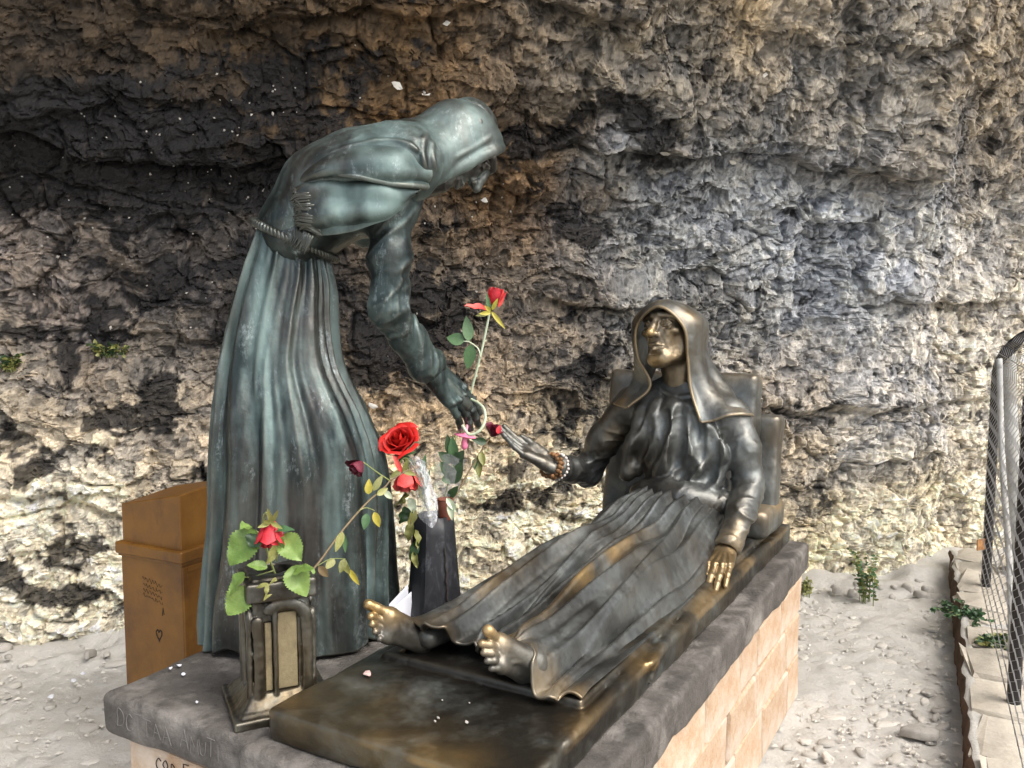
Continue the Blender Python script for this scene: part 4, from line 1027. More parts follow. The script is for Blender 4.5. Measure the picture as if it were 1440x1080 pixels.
# --- head, hands, feet and the trunk that joins them: one body
HEAD = np.array([.012, 3.090, .812])
def seated_body():
    b = Body()
    fwd, up = np.array([-.26, -.93, .20]), np.array([-.06, .22, .96])
    h = sculpt_head(HEAD, fwd, up, 1.24, .0023, (.04, 3.13, .575), 1.0, .58)
    R = frame_from(fwd, up); T = lambda p: HEAD + 1.24*(R@np.asarray(p))
    b.add(h, lambda V: spots(V, [(T((0, .12, -.03)), .030, .9), (T((.045, .08, -.025)), .035, .75), (T((-.045, .08, -.025)), .03, .5), (T((0, .09, -.11)), .050, .85), (T((.05, .05, -.085)), .04, .7), (T((0, .09, .045)), .03, .5), (T((.03, .09, .025)), .02, .45)], .30))  # gold wear on the features; the overall base paints in light under the veil
    wd = PL(692, 604, y=2.77) - WR_R
    hand_r = sculpt_hand(WR_R + wd*.05, wd, (-.10, .35, -.93), -1, 1.12, (.10, .11, .13, .15), .30, .0023, .012, .02, -.02)
    b.add(hand_r, lambda V: spots(V, [(WR_R+wd*.6+[0, 0, .03], .08, .25)]))
    hl = sculpt_hand(WR_L + [-.004, -.004, -.006], (.055, -.90, -.27), (.02, -.25, .97), 1, 1.10, (.10, .12, .12, .14), .42, .0022, .03, .03)
    b.add(hl, .5)
    fl = sculpt_foot((.118, 1.735, .030), (-.02, -.80, .60), (-.45, .35, .80), 1, (-.062, .10, -.01), .93)
    b.add(fl, lambda V: np.clip(.08 + .8*smooth_np(V[:, 2], .11, .19)*smooth_np(-V[:, 1], -1.70, -1.60), 0, 1)*.85)
    fr = sculpt_foot((-.150, 1.765, .034), (-.38, -.76, .52), (.20, .40, .90), -1, (.01, .13, .025), .93)
    b.add(fr, lambda V: np.clip(.06 + .8*smooth_np(V[:, 2], .09, .15), 0, 1)*.8)
    c = Vol((-.42, 1.62, 0), (.40, 3.25, .66), .011)                                    # trunk and limbs inside the clothes
    c.chain([(.07, 3.10, .11), (.08, 3.09, .25), (.06, 3.12, .42), (.045, 3.13, .60)], [.10, .085, .09, .045], .02)
    c.cap(SH_R, SH_L, .04, .04, .02)
    c.chain([SH_R, EL_R, WR_R], [.035, .030, .024], .01); c.chain([SH_L, EL_L, WR_L], [.035, .030, .024], .01)
    c.chain([(.0, 3.05, .10), (-.09, 2.40, .09), (-.140, 1.80, .065), (-.150, 1.75, .06)], [.075, .055, .032, .03], .01); c.chain([(.13, 3.05, .10), (.13, 2.40, .09), (.112, 1.78, .065), (.112, 1.73, .06)], [.075, .055, .032, .03], .01)
    b.add(c)
    b.build('body', M['bronze_dark'], seated)
seated_body()
# --- veil
def veil():
    r0 = [(.158, 2.985, .488), (.112, 3.005, .600), (.098, 3.005, .715), (.088, 2.980, .828), (.0, 2.965, .898), (-.088, 2.985, .828), (-.090, 3.000, .715), (-.052, 3.03, .605), (-.135, 3.01, .520)]
    r1 = [(.195, 3.00, .495), (.140, 3.045, .605), (.118, 3.04, .72), (.112, 3.02, .85), (0, 3.015, .916), (-.112, 3.02, .85), (-.118, 3.04, .72), (-.12, 3.07, .61), (-.17, 3.03, .525)]
    r2 = [(.250, 3.01, .515), (.170, 3.10, .615), (.126, 3.09, .73), (.122, 3.08, .855), (0, 3.085, .914), (-.122, 3.08, .855), (-.124, 3.09, .73), (-.15, 3.11, .61), (-.205, 3.06, .528)]
    r3 = [(.298, 3.05, .518), (.195, 3.165, .60), (.122, 3.165, .72), (.112, 3.165, .85), (0, 3.165, .880), (-.112, 3.165, .85), (-.122, 3.165, .72), (-.17, 3.17, .60), (-.235, 3.11, .525)]
    r4 = [(.305, 3.12, .505), (.18, 3.235, .57), (.095, 3.235, .68), (.08, 3.225, .80), (0, 3.225, .86), (-.08, 3.225, .80), (-.095, 3.235, .68), (-.16, 3.235, .57), (-.245, 3.17, .51)]
    c = np.array([r0, r1, r2, r3, r4]); g = catmull(c, 70); g = np.swapaxes(catmull(np.swapaxes(g, 0, 1), 240), 0, 1)
    n = np.cross(np.gradient(g, axis=1), np.gradient(g, axis=0)); n /= np.linalg.norm(n, axis=2)[..., None]
    a = np.linspace(0, 1, 70)[:, None]; s = np.linspace(0, 1, 240)[None]
    p = g.reshape(-1, 3); d = (.004*fbm(p*12, 3, 3)).reshape(g.shape[:2]) + .008*np.sin(a*13+s*5)*np.exp(-((s-.14)/.09)**2) + .006*np.sin(a*12)*np.exp(-((s-.86)/.08)**2)
    g = g + n*d[..., None]
    V, F = solid_grid(g, .009)
    mb = MB(); pol = spots(V, [((.29, 3.07, .52), .07, .35), ((-.2, 3.05, .53), .07, .6), ((.1, 3.03, .88), .06, .35), ((.0, 3.0, .93), .05, .4), ((-.1, 3.0, .86), .05, .25)]) * np.clip(.6+fbm(V*9, 3, 7), .1, 1.4)
    mb.add(wor(V), F, pol)
    e = catmull(np.array(r0), 120); clean_tube(mb, wor(e), .0062, 7, .38)
    e2 = g[:, 0]; clean_tube(mb, wor(e2), .0055, 7, .25); e3 = g[:, -1]; clean_tube(mb, wor(e3), .0055, 7, .4)
    mb.build('veil', M['bronze_dark'], seated)
veil()
# ------------------------------------------------------------------ standing figure bending forward
STY = 2.50
standing = empty('standing_statue', P(430, 905, 2.48)*[1, 1, 0]+[0, 0, .622], 'green-patinated bronze statue of a standing woman in shawl and hood, bending forward', 'statue')
HEADING = np.array([.93, .36, 0]); HEADING = HEADING/np.linalg.norm(HEADING); LAT = np.array([HEADING[1], -HEADING[0], 0])   # LAT: towards her right side, nearer the camera
def standing_skirt():
    vs_ = [318, 350, 400, 480, 560, 640, 720, 800, 880, 945]; ul = [374, 352, 330, 313, 305, 302, 301, 297, 291, 289]; ur = [454, 468, 471, 480, 512, 536, 545, 549, 552, 556]
    nr, nc = 260, 420; tv = np.linspace(0, 1, nr); vv = np.interp(tv, np.linspace(0, 1, len(vs_)), vs_)
    L = catmull(np.array(list(zip(vs_, ul)), float), nr); Rr = catmull(np.array(list(zip(vs_, ur)), float), nr)
    yc = np.interp(tv, [0, .4, 1], [2.52, 2.53, 2.56])
    c = np.zeros((nr, 3)); hw = np.zeros(nr)
    for i in range(nr):
        a = P(L[i, 1], L[i, 0], yc[i]); b = P(Rr[i, 1], Rr[i, 0], yc[i]); c[i] = (a+b)/2; hw[i] = (b[0]-a[0])/2
    z0, z1 = c[0, 2], .626; c[:, 2] = np.linspace(c[0, 2], z1, nr)
    a = np.linspace(0, 2*np.pi, nc, endpoint=False); A_, Tt = np.meshgrid(a, tv)
    r = np.random.default_rng(12)
    # folds: each has its own angle, width, where it starts and how deep it is
    D = np.zeros_like(A_)
    N = 27
    for i in range(N):
        a0 = 2*np.pi*(i + r.uniform(-.45, .45))/N; wd = r.uniform(.035, .13); am = r.uniform(.007, .026); st = r.uniform(-.25, .30); ln = r.uniform(.7, 1.6)
        path = a0 + .10*np.sin(Tt*r.uniform(2, 5)+i) + .06*(Tt-.5)*r.uniform(-1, 1)
        x = np.angle(np.exp(1j*(A_-path)))/wd
        env = smooth_np(Tt, st-.1, st+.3)*(.45+.75*Tt)*(1-.4*smooth_np(Tt, st+ln, st+ln+.3))
        D += am*env*(np.exp(-np.sqrt(x*x+.08)*1.25)*1.35 - .62*np.exp(-((np.abs(x)-1.75)/.75)**2))
    for i in range(44):                                           # small gathers under the belt
        a0 = r.uniform(0, 6.283); x = np.angle(np.exp(1j*(A_-a0)))/r.uniform(.03, .06); D += r.uniform(.002, .006)*np.exp(-Tt/r.uniform(.06, .25))*(np.exp(-x*x)-.4*np.exp(-(x-1.6)**2))
    R = hw[:, None]*np.ones_like(A_)
    dep = np.interp(tv, [0, .15, .5, 1], [.85, .92, .95, .92])[:, None]
    knee = .018*np.exp(-((np.angle(np.exp(1j*(A_-5.6)))/.5)**2 + ((Tt-.45)/.2)**2))
    ex = np.cos(A_); ey = np.sin(A_)
    sq = (np.abs(ex)**2.3 + np.abs(ey)**2.3)**(-1/2.3)
    rad = R*sq + D + knee - .010*(Tt > .0)*smooth_np(Tt, .1, .5)
    X = c[:, None, 0] + rad*ex; Y = c[:, None, 1] + rad*ey*dep
    hemw = .014*np.sin(A_*9+1)+.008*np.sin(A_*17); Z = np.broadcast_to(c[:, None, 2], X.shape) + smooth_np(Tt, .93, 1)*(.012+.8*np.maximum(hemw, -.012))
    tilt = (1-smooth_np(Tt, 0, .35)); Z = Z - tilt*(X-c[0, 0])*.47                   # the waist slopes down to the front
    p = np.stack([X.ravel(), Y.ravel(), Z.ravel()], 1); nz = (.0028*fbm(p*np.array([20, 20, 7]), 3, 6)).reshape(X.shape); X = X + nz*ex; Y = Y + nz*ey
    V = np.stack([X, Y, Z], 2).reshape(-1, 3); F = grid_faces(nr, nc, wrap_c=True)[:, ::-1]
    # closed underneath and on top
    n = len(V); V = np.vstack([V, c[0]+[0, 0, .0], [c[-1, 0], c[-1, 1], .64]]); k = np.arange(nc); k2 = (k+1) % nc; e = (nr-1)*nc
    F3 = np.vstack([np.stack([k, k2, np.full(nc, n)], 1), np.stack([e+k2, e+k, np.full(nc, n+1)], 1)])
    verd = np.clip(.08*smooth_np(V[:, 2], 1.1, 1.75) + .5*fbm(V*np.array([16, 16, 1.2]), 4, 9), 0, .7)
    obj('skirt', mesh_np('skirt', V, [F, F3], M['bronze_green'], True, {'polish': np.zeros(len(V)), 'verd': verd}), standing)
standing_skirt()
W0, W1, W2, W3 = P(418, 335, 2.52), P(470, 285, 2.53), P(545, 250, 2.56), P(592, 232, 2.59)
S_R, E_R, H_R = P(548, 290, 2.46), P(548, 438, 2.42), P(596, 508, 2.51)
S_L, E_L, H_L = P(560, 272, 2.70), P(540, 318, 2.74), P(512, 330, 2.62)
SHEAD = P(656, 196, 2.63); SFWD = HEADING*.41 + LAT*.14 + np.array([0, 0, -.90]); SUP = HEADING*.90 + np.array([0, 0, .42])
def standing_dress():
    v = Vol((-.90, 2.22, 1.15), (.02, 3.0, 2.16), .0048)
    v.chain([W0, W1, W2, W3], [.103, .114, .112, .040], .03, sc=(LAT, 1.2))
    v.cap(S_R, S_L, .07, .07, .05)
    v.ell(P(540, 300, 2.52), (.085, .09, .07), None, .05)
    v.chain([S_R, (S_R+E_R)/2, E_R], [.063, .056, .051], .03); v.chain([E_R, (E_R*.45+H_R*.55), H_R], [.051, .049, .047], .02)
    v.chain([S_L, E_L, H_L], [.055, .045, .040], .03)
    d = (H_R-E_R)/np.linalg.norm(H_R-E_R); v.cap(H_R, H_R+d*.012, .053, .056, .006); v.cap(H_R+d*.07, H_R+d*.08, .048, .052, .004, 's')
    S = lambda px, r, k=.016, op='u', d=None: stroke(v, px, r, k, op, False, d if d is not None else (r*.45 if op == 'u' else -r*.2))
    def cloth(p):
        d = .0012*fbm(p*22, 3, 51)
        for i, (a, b) in enumerate(((S_R, E_R), (E_R, H_R))): d = d - .0075*near_path(p, (a, b), .072)*wrinkle(p, b-a, 17, 5.0, 400+i, 1.0)
        return d
    v.disp(cloth, .026)
    vol_obj('dress', v, M['bronze_green'], standing, None, 1, None, lambda V: np.clip(.25*fbm(V*5, 3, 4), 0, .5))
standing_dress()
def standing_body():
    b = Body()
    b.add(sculpt_head(SHEAD, SFWD, SUP, 1.22, .0025, W3+[.0, 0, -.03], .7, .72), None, ident)
    hd = P(680, 598, 2.64) - H_R
    b.add(sculpt_hand(H_R + hd*.13, hd, np.array([.45, -.62, .50]), -1, 1.30, (.12, .15, .18, .18), .40, .0024, .04, .05), None, ident)
    c = Vol((-.85, 2.25, .62), (.05, 2.95, 2.16), .012)
    c.chain([P(430, 900, 2.52)+[0, 0, .05], P(425, 600, 2.52), W0, W1, W2, W3, SHEAD], [.09, .10, .08, .09, .09, .045, .05], .01)
    c.chain([S_R, E_R, H_R, H_R+hd*.2], [.04, .035, .028, .024], .01); c.cap(S_R, S_L, .045, .045, .01); c.chain([S_L, E_L, H_L], [.04, .03, .025], .01)
    b.add(c, None, ident); b.build('body', M['bronze_green'], standing)
standing_body()
def shawl():
    """shawl and hood over back, shoulders and head"""
    v = Vol((-.92, 2.18, 1.55), (.05, 3.05, 2.36), .0045)
    off = lambda p, o=(0, 0, 0): np.asarray(p) + np.asarray(o)
    # back and shoulders
    v.chain([P(412, 318, 2.52), P(445, 264, 2.53), P(500, 236, 2.55), P(560, 224, 2.58), P(600, 208, 2.60)], [.096, .100, .101, .095, .074], .03, sc=(LAT, 1.3))
    v.cap(P(480, 258, 2.46), P(572, 238, 2.46), .085, .085, .12); v.cap(P(556, 236, 2.50), P(575, 232, 2.72), .080, .080, .08)
    # hood: skull, nape and the peak over the brow
    v.ell(P(647, 196, 2.63), (.112, .108, .106), None, .03); v.cap(P(670, 186, 2.63), P(688, 199, 2.63), .064, .040, .03)
    v.cap(P(635, 196, 2.62), P(590, 224, 2.60), .092, .082, .06)
    v.cap(P(640, 212, 2.54), P(605, 236, 2.50), .045, .05, .05); v.cap(P(640, 205, 2.72), P(605, 236, 2.72), .045, .05, .05)
    # opening for the face: everything below the rim, and a hollow round the head
    v.cap(P(728, 250, 2.63), P(626, 300, 2.60), .092, .092, .006, 's', sc=(LAT, 3.0))
    Rh = frame_from(SFWD, SUP); T = lambda q: SHEAD + 1.22*(Rh@np.asarray(q, float))
    v.ell(T((0, .032, -.022)), (.092, .090, .076), Rh, .006, 's'); v.cap(T((0, .05, -.08)), T((0, .03, -.20)), .078, .07, .010, 's')
    # rolled rim on the near and far side
    for yo in (0, 1):
        rim = [P(704, 208, 2.63), P(690, 214, 2.575 if not yo else 2.685), P(664, 226, 2.535 if not yo else 2.725), P(636, 242, 2.505 if not yo else 2.75), P(606, 255, 2.47 if not yo else 2.76)]
        v.chain(rim, [.011, .012, .013, .014, .014], .014, n=14)
    # cut away below the shoulders and in front of the chest
    v.cap(P(505, 345, 2.50), P(615, 330, 2.54), .090, .10, .010, 's', sc=(LAT, 3.2)); v.cap(P(440, 390, 2.5), P(500, 352, 2.50), .06, .08, .010, 's', sc=(LAT, 3.5))
    v.chain([P(424, 306, 2.355), P(470, 288, 2.335), P(530, 284, 2.335), P(592, 278, 2.37)], [.046, .062, .060, .045], .012, 's')
    S = lambda px, r, k=.016, op='u', d=None: stroke(v, px, r, k, op, False, d if d is not None else (r*.75 if op == 'u' else -r*.2))
    for px, r in (([(610, 168), (598, 190), (594, 212), (598, 236)], .0035), ([(624, 160), (610, 190), (608, 220), (612, 240)], .003), ([(470, 214), (520, 200), (560, 198), (588, 212)], .003), ([(690, 192), (668, 206), (640, 222)], .0025)):
        S(px, r, .010, 'u', r*.6)
    bd = W3-W0; v.disp(lambda p: .0016*fbm(p*16, 3, 71) - .0035*wrinkle(p, np.cross(bd, LAT), 9, 2.2, 430, .3)*(1-.6*near_path(p, (SHEAD, SHEAD+[.001, 0, 0]), .13)), .026)
    vol_obj('shawl', v, M['bronze_green'], standing, None, 1, None, lambda V: np.clip(.18 + .5*fbm(V*5.5, 4, 14), 0, .7))
shawl()
TC = lambda p: (CAM-np.asarray(p))/np.linalg.norm(CAM-np.asarray(p))
def shawl_end():
    """the fringed end of the shawl hanging over her right side"""
    cape = [[(372, 302, 2.52), (424, 238, 2.53), (480, 202, 2.55), (540, 194, 2.58), (588, 190, 2.60)],
            [(384, 298, 2.50), (430, 240, 2.43), (486, 209, 2.43), (545, 200, 2.45), (592, 202, 2.51)],
            [(398, 282, 2.45), (438, 244, 2.365), (492, 224, 2.352), (552, 220, 2.36), (598, 228, 2.44)],
            [(410, 266, 2.41), (448, 244, 2.345), (500, 238, 2.335), (556, 241, 2.335), (604, 248, 2.415)],
            [(417, 256, 2.40), (454, 243, 2.348), (504, 249, 2.335), (558, 259, 2.335), (600, 262, 2.42)]]
    c = np.array([[P(*q) for q in r] for r in cape]); g = catmull(c, 60); g = np.swapaxes(catmull(np.swapaxes(g, 0, 1), 120), 0, 1); p = g.reshape(-1, 3)
    n = np.cross(np.gradient(g, axis=1), np.gradient(g, axis=0)); n /= np.linalg.norm(n, axis=2)[..., None]
    aa = np.linspace(0, 1, 60)[:, None]; ss = np.linspace(0, 1, 120)[None]
    d = (.005*fbm(p*7, 3, 18)).reshape(60, 120) + .007*np.sin(aa*9 + 3*ss)*smooth_np(ss, .35, .9) + .004*np.sin(aa*21+5*ss)*smooth_np(ss, .6, 1) + .006*np.sin(ss*16)*smooth_np(aa, .8, 1)
    n = n*np.sign((n*(CAM-g)).sum(2).mean()); g = g + n*(d + .012*(1-.5*aa)*smooth_np(ss, 0, .25))[..., None]; V, F = solid_grid(g, .012); mb = MB(); mb.add(V, F); clean_tube(mb, g[-1], .0075, 8)
    o = mb.build('shawl_cape', M['bronze_green'], standing)
    o.data.attributes.new('verd', 'FLOAT', 'POINT').data.foreach_set('value', np.clip(.20+.6*fbm(np.concatenate(mb.V)*6, 4, 27), 0, .8).astype(np.float32))
    rows = [[(418, 252, 2.395), (455, 246, 2.375), (505, 252, 2.365), (555, 262, 2.365), (600, 262, 2.41)],
            [(418, 270, 2.370), (456, 264, 2.350), (506, 268, 2.345), (550, 270, 2.350), (594, 265, 2.395)],
            [(420, 292, 2.362), (458, 290, 2.338), (506, 290, 2.332), (546, 286, 2.345), (588, 270, 2.385)],
            [(424, 314, 2.368), (460, 316, 2.345), (505, 311, 2.340), (544, 298, 2.350), (584, 273, 2.390)],
            [(436, 334, 2.385), (466, 329, 2.362), (504, 322, 2.355), (544, 306, 2.362), (580, 276, 2.395)]]
    c = np.array([[P(*q) for q in r] for r in rows]); g = catmull(c, 60); g = np.swapaxes(catmull(np.swapaxes(g, 0, 1), 110), 0, 1)
    p = g.reshape(-1, 3); n = np.cross(np.gradient(g, axis=1), np.gradient(g, axis=0)); n /= np.linalg.norm(n, axis=2)[..., None]
    av = np.linspace(0, 1, 60)[:, None]; sv = np.linspace(0, 1, 110)[None]; d = (.010*fbm(p*9, 3, 17)).reshape(g.shape[:2]) + .006*np.sin(av*15+2*np.sin(sv*4))*smooth_np(1-sv, .1, .6); g = g + n*d[..., None]
    V, F = solid_grid(g, .010); mb = MB(); mb.add(V, F)
    clean_tube(mb, g[0], .0085, 8)                                                     # rolled upper edge
    o = mb.build('shawl_end', M['bronze_green'], standing)
    o.data.attributes.new('verd', 'FLOAT', 'POINT').data.foreach_set('value', np.clip(.40+.7*fbm(np.concatenate(mb.V)*9, 3, 23), 0, .95).astype(np.float32))
    # fringe: one part, hundreds of threads
    f = MB(); r = np.random.default_rng(2)
    for k in np.linspace(0, 59, 46).astype(int):
        q = g[k, 0]; e = g[min(59, k+int(r.integers(-1, 2)) % 60), 12+int(r.integers(0, 6))]; oc = TC(q)*.007; clean_tube(f, catmull([e+oc*.3, (q*.4+e*.6)+oc, q+oc*.9, q+[-.012, 0, -.005]+r.normal(0, .003, 3)], 9), np.array([.002, .0035, .004, .004, .0038, .0035, .003, .0025, .0018])*1.1, 5)
    for k in range(60):                                                                # along the back edge over the waist
        t = k/59; q = P(376+60*t, 306+34*t, 2.52-.16*math.sin(t*1.4)) ; dr = np.array([-.012, 0, -.026]) + r.normal(0, .003, 3)
        clean_tube(f, catmull([q-dr*.6, q, q+dr*.7, q+dr*1.2], 6), [.004, .004, .0035, .003, .002, .0015], 5)
    o = f.build('fringe', M['bronze_green'], standing); o['kind'] = 'stuff'
shawl_end()
def rope_belt():
    """twisted cord round the waist: three strands"""
    c = P(415, 340, 2.525); hw = .113; n = 260; a = np.linspace(0, 2*np.pi, n, endpoint=False)
    base = np.stack([c[0]+hw*np.cos(a), c[1]+hw*1.02*np.sin(a), c[2]-.47*hw*np.cos(a)+.004], 1)
    T, N, B = frames(base); mb = MB()
    for k in range(3):
        ph = a*22 + k*2.094; pts = base + .0065*(np.cos(ph)[:, None]*N + np.sin(ph)[:, None]*B); pts = np.vstack([pts, pts[:1]])
        clean_tube(mb, pts, .0070, 6)
    mb.build('rope_belt', M['bronze_green'], standing)
rope_belt()
# ------------------------------------------------------------------ flowers
def leaf_grid(base, tip, nrm, wd, fold=.25, droop=.1, nu=5, nv=9, wave=.0, sd=0):
    base = np.asarray(base, float); tip = np.asarray(tip, float); d = tip-base; L = np.linalg.norm(d); d = d/L; n = np.asarray(nrm, float); n = n-d*(n@d); n /= np.linalg.norm(n)+1e-9; s = np.cross(d, n)
    t = np.linspace(0, 1, nv)[:, None]; q = np.linspace(-1, 1, nu)[None]
    w = wd*np.sin(np.pi*np.clip(t, 0, 1)**.75)**.85*np.where(t > .97, .15, 1)+.0006
    r = np.random.default_rng(sd+int(L*1e4)); ph = r.uniform(0, 6)
    if nv > 16: w = w*(1+.07*np.where(np.arange(nv) % 2, 1, -1)[:, None]*np.clip(np.abs(q)*2-1, 0, 1))      # toothed edge
    g = base + (t*L)[..., None]*d + (w*q)[..., None]*s + (fold*w*np.abs(q) - droop*L*t*t + wave*wd*np.sin(t*14+ph)*np.abs(q))[..., None]*n
    return g
def grid_obj(name, g, mat, parent):
    nr, nc = g.shape[:2]; return obj(name, mesh_np(name, g.reshape(-1, 3), grid_faces(nr, nc), mat), parent)
def leaf(parent, base, tip, nrm, wd, mat, **kw): return grid_obj('leaf', leaf_grid(base, tip, nrm, wd, **kw), mat, parent)
TOCAM = lambda p: (CAM-np.asarray(p))/np.linalg.norm(CAM-np.asarray(p))
def bloom(parent, c, axis, R, mat, opened=.6, n=14, seed=0, inner=None):
    """a rose: petals wrapped round a core, each its own piece"""
    r = np.random.default_rng(seed); a = np.asarray(axis, float); a /= np.linalg.norm(a); x = np.cross(a, [.3, .5, .81]); x /= np.linalg.norm(x); y = np.cross(a, x); c = np.asarray(c, float)
    for i in range(n):
        f = i/(n-1); ang = i*2.4+r.normal(0, .12); rad = R*(.12+.50*f**.8); hgt = R*(1.15-.45*f*opened); half = .95-.28*f; lean = (.05+1.0*f*f*opened)
        t = np.linspace(0, 1, 8)[:, None]; q = np.linspace(-1, 1, 9)[None]
        width = half*(.55+.55*np.sin(np.pi*(t*.62+.12)))
        th = ang + q*width*(1.35-.45*f)
        prof = rad*(.35+.65*np.sin(np.pi*.5*np.clip(t*1.35, 0, 1))) + R*lean*.42*t**2.4
        curl = R*.10*f*opened*np.clip((t-.75)/.25, 0, 1)**2
        z = hgt*(t - .16*np.abs(q)**2.2*t) - curl*2.0 + R*.03*np.sin(q*5+i)*t
        rr = prof + curl*1.2 - R*.10*(1-q*q)*t*(1-f)
        g = c + a*(z-R*.45)[..., None] + (rr*np.cos(th))[..., None]*x + (rr*np.sin(th))[..., None]*y
        grid_obj('petal', g, (inner if inner is not None and f < .5 else mat), parent)
def stem(parent, pts, r, mat, name='stem', seg=7, n=26):
    mb = MB(); q = catmull(np.array(pts), n); clean_tube(mb, q, np.linspace(r*1.1, r*.85, n) if np.ndim(r) == 0 else r, seg); return mb.build(name, mat, parent)
def sepals(parent, c, axis, R, mat, n=5, back=.9, seed=0):
    r = np.random.default_rng(seed); a = np.asarray(axis, float); a /= np.linalg.norm(a); x = np.cross(a, [.2, .6, .77]); x /= np.linalg.norm(x); y = np.cross(a, x)
    for i in range(n):
        t = 6.283*i/n + r.normal(0, .2); o = math.cos(t)*x + math.sin(t)*y
        grid_obj('sepal', leaf_grid(np.asarray(c)-a*R*.1, np.asarray(c)+o*R*r.uniform(.7, 1.1)-a*R*back*r.uniform(-.2, 1), a, R*.16, .3, .2), mat, parent)
# rose held by the standing figure
def held_rose():
    Y = 2.60; base = P(664, 556, Y); t = empty('rose', base, 'long pale-stemmed pink rosebud held upright by the standing statue', 'rose')
    stem(t, [P(650, 598, 2.56), P(660, 611, 2.545), P(674, 606, 2.54), P(682, 592, 2.55), P(681, 576, 2.57), P(672, 566, 2.60), P(662, 560, 2.625), P(664, 545, 2.62), P(670, 522, 2.61), P(678, 490, Y), P(686, 452, Y), P(688, 441, Y)], .0042, M['stem_pale'], n=60)
    c = P(696, 419, Y); ax = P(702, 396, Y-.01)-P(690, 440, Y); bloom(t, c, ax, .044, M['petal_wilt'], .10, 10, 3)
    grid_obj('petal', leaf_grid(P(689, 436, Y), P(652, 434, Y-.02), [0, -.5, .9], .017, .5, -.12, 7, 9, .15), M['petal_coral'], t)
    grid_obj('petal', leaf_grid(P(700, 432, Y-.01), P(710, 408, Y-.02), [.8, -.6, 0], .010, .4, .1), M['petal_coral'], t)
    for a, b, m in (((690, 440), (674, 441), 'leaf_yellow'), ((690, 438), (682, 430), 'leaf_yellow'), ((691, 438), (710, 462), 'leaf_yellow'), ((690, 440), (669, 444), 'leaf_olive'), ((692, 436), (700, 420), 'leaf_yellow'), ((689, 437), (684, 412), 'leaf_green')):
        p, q = P(*a, Y-.02), P(*b, Y-.03); grid_obj('sepal', leaf_grid(p, q, TOCAM(p), .006, .3, .1), M[m], t)
    j = P(660, 481, Y); stem(t, [P(676, 503, Y), P(672, 490, Y), j, P(652, 480, Y)], .0022, M['stem_pale'], 'leaf_stalk', 6, 14)
    for b, e, w in (((659, 480), (656, 444), .017), ((653, 480), (628, 474), .020), ((662, 484), (658, 520), .019)):
        p, q = P(*b, Y), P(*e, Y+.01); leaf(t, p, q, TOCAM(p)+np.array([.3, 0, .3]), w, M['leaf_green'], fold=.2, droop=.05)
    for u, v in ((672, 515), (668, 530), (681, 480)): 
        p = P(u, v, Y-.004); grid_obj('thorn', leaf_grid(p, p+[.008, 0, .004], [0, -1, 0], .0015), M['stem_pale'], t)
held_rose()
# flowers in the black vase
VB = G(611, 884, .624); VY = VB[1]
def big_red_rose():
    Y = VY-.06; t = empty('rose', P(612, 722, VY), 'big open bright red rose above the black vase', 'rose')
    ax = np.array([-.25, -.62, .74]); bloom(t, P(563, 622, Y), ax, .064, M['petal_red'], .85, 24, 5); sepals(t, P(566, 640, Y), ax, .04, M['leaf_green'], 5, .5)
    stem(t, [P(566, 640, Y+.01), P(578, 665, Y+.02), P(592, 695, VY-.02), P(606, 730, VY), P(610, 790, VY)], .0035, M['stem_green'])
    stem(t, [P(588, 690, Y+.02), P(584, 660, Y+.02), P(582, 645, Y+.03)], .0018, M['stem_green'], 'leaf_stalk', 6, 10)
    for b, e, w, m in (((590, 690), (598, 640), .012, 'leaf_green'), ((596, 705), (588, 655), .011, 'leaf_olive'), ((590, 700), (604, 662), .010, 'leaf_green')):
        p, q = P(*b, Y+.03), P(*e, Y+.02); leaf(t, p, q, TOCAM(p), w, M[m])
big_red_rose()
def coral_rose():
    Y = VY-.10; t = empty('rose', P(604, 724, VY), 'coral red rose hanging its head beside the black vase', 'rose')
    bloom(t, P(571, 674, Y), np.array([.05, -.35, -.93]), .056, M['petal_coral'], .35, 11, 8)
    for a, b in (((565, 664), (553, 640)), ((566, 662), (585, 668)), ((563, 662), (548, 672)), ((568, 663), (574, 645))):
        p, q = P(*a, Y-.01), P(*b, Y-.02); grid_obj('petal' if b[1] < 641 else 'sepal', leaf_grid(p, q, TOCAM(p), .007, .3, .1), M['petal_coral' if b[1] < 641 else 'leaf_olive'], t)
    stem(t, [P(567, 664, Y), P(562, 652, Y), P(572, 645, Y+.02), P(590, 672, Y+.05), P(602, 712, VY-.01), P(608, 780, VY)], .003, M['stem_green'])
    r = np.random.default_rng(6)
    for b, e, w, m in (((570, 690), (558, 715), .020, 'leaf_olive'), ((575, 700), (583, 722), .014, 'stem_pale'), ((570, 712), (565, 738), .021, 'leaf_deep'), ((583, 715), (575, 745), .012, 'leaf_olive'), ((580, 735), (572, 762), .014, 'leaf_olive'), ((583, 745), (590, 772), .012, 'leaf_olive'), ((585, 760), (578, 790), .014, 'leaf_deep'), ((582, 775), (586, 800), .010, 'leaf_olive')):
        p, q = P(*b, Y+.03), P(*e, Y+.02); leaf(t, p, q, TOCAM(p)+r.normal(0, .4, 3), w, M[m], fold=.6, droop=.2, wave=.3)
    stem(t, [P(592, 712, VY-.05), P(580, 715, Y+.03), P(578, 750, Y+.03), P(582, 795, Y+.03)], .0022, M['stem_brown'], 'leaf_stalk', 6, 16)
coral_rose()
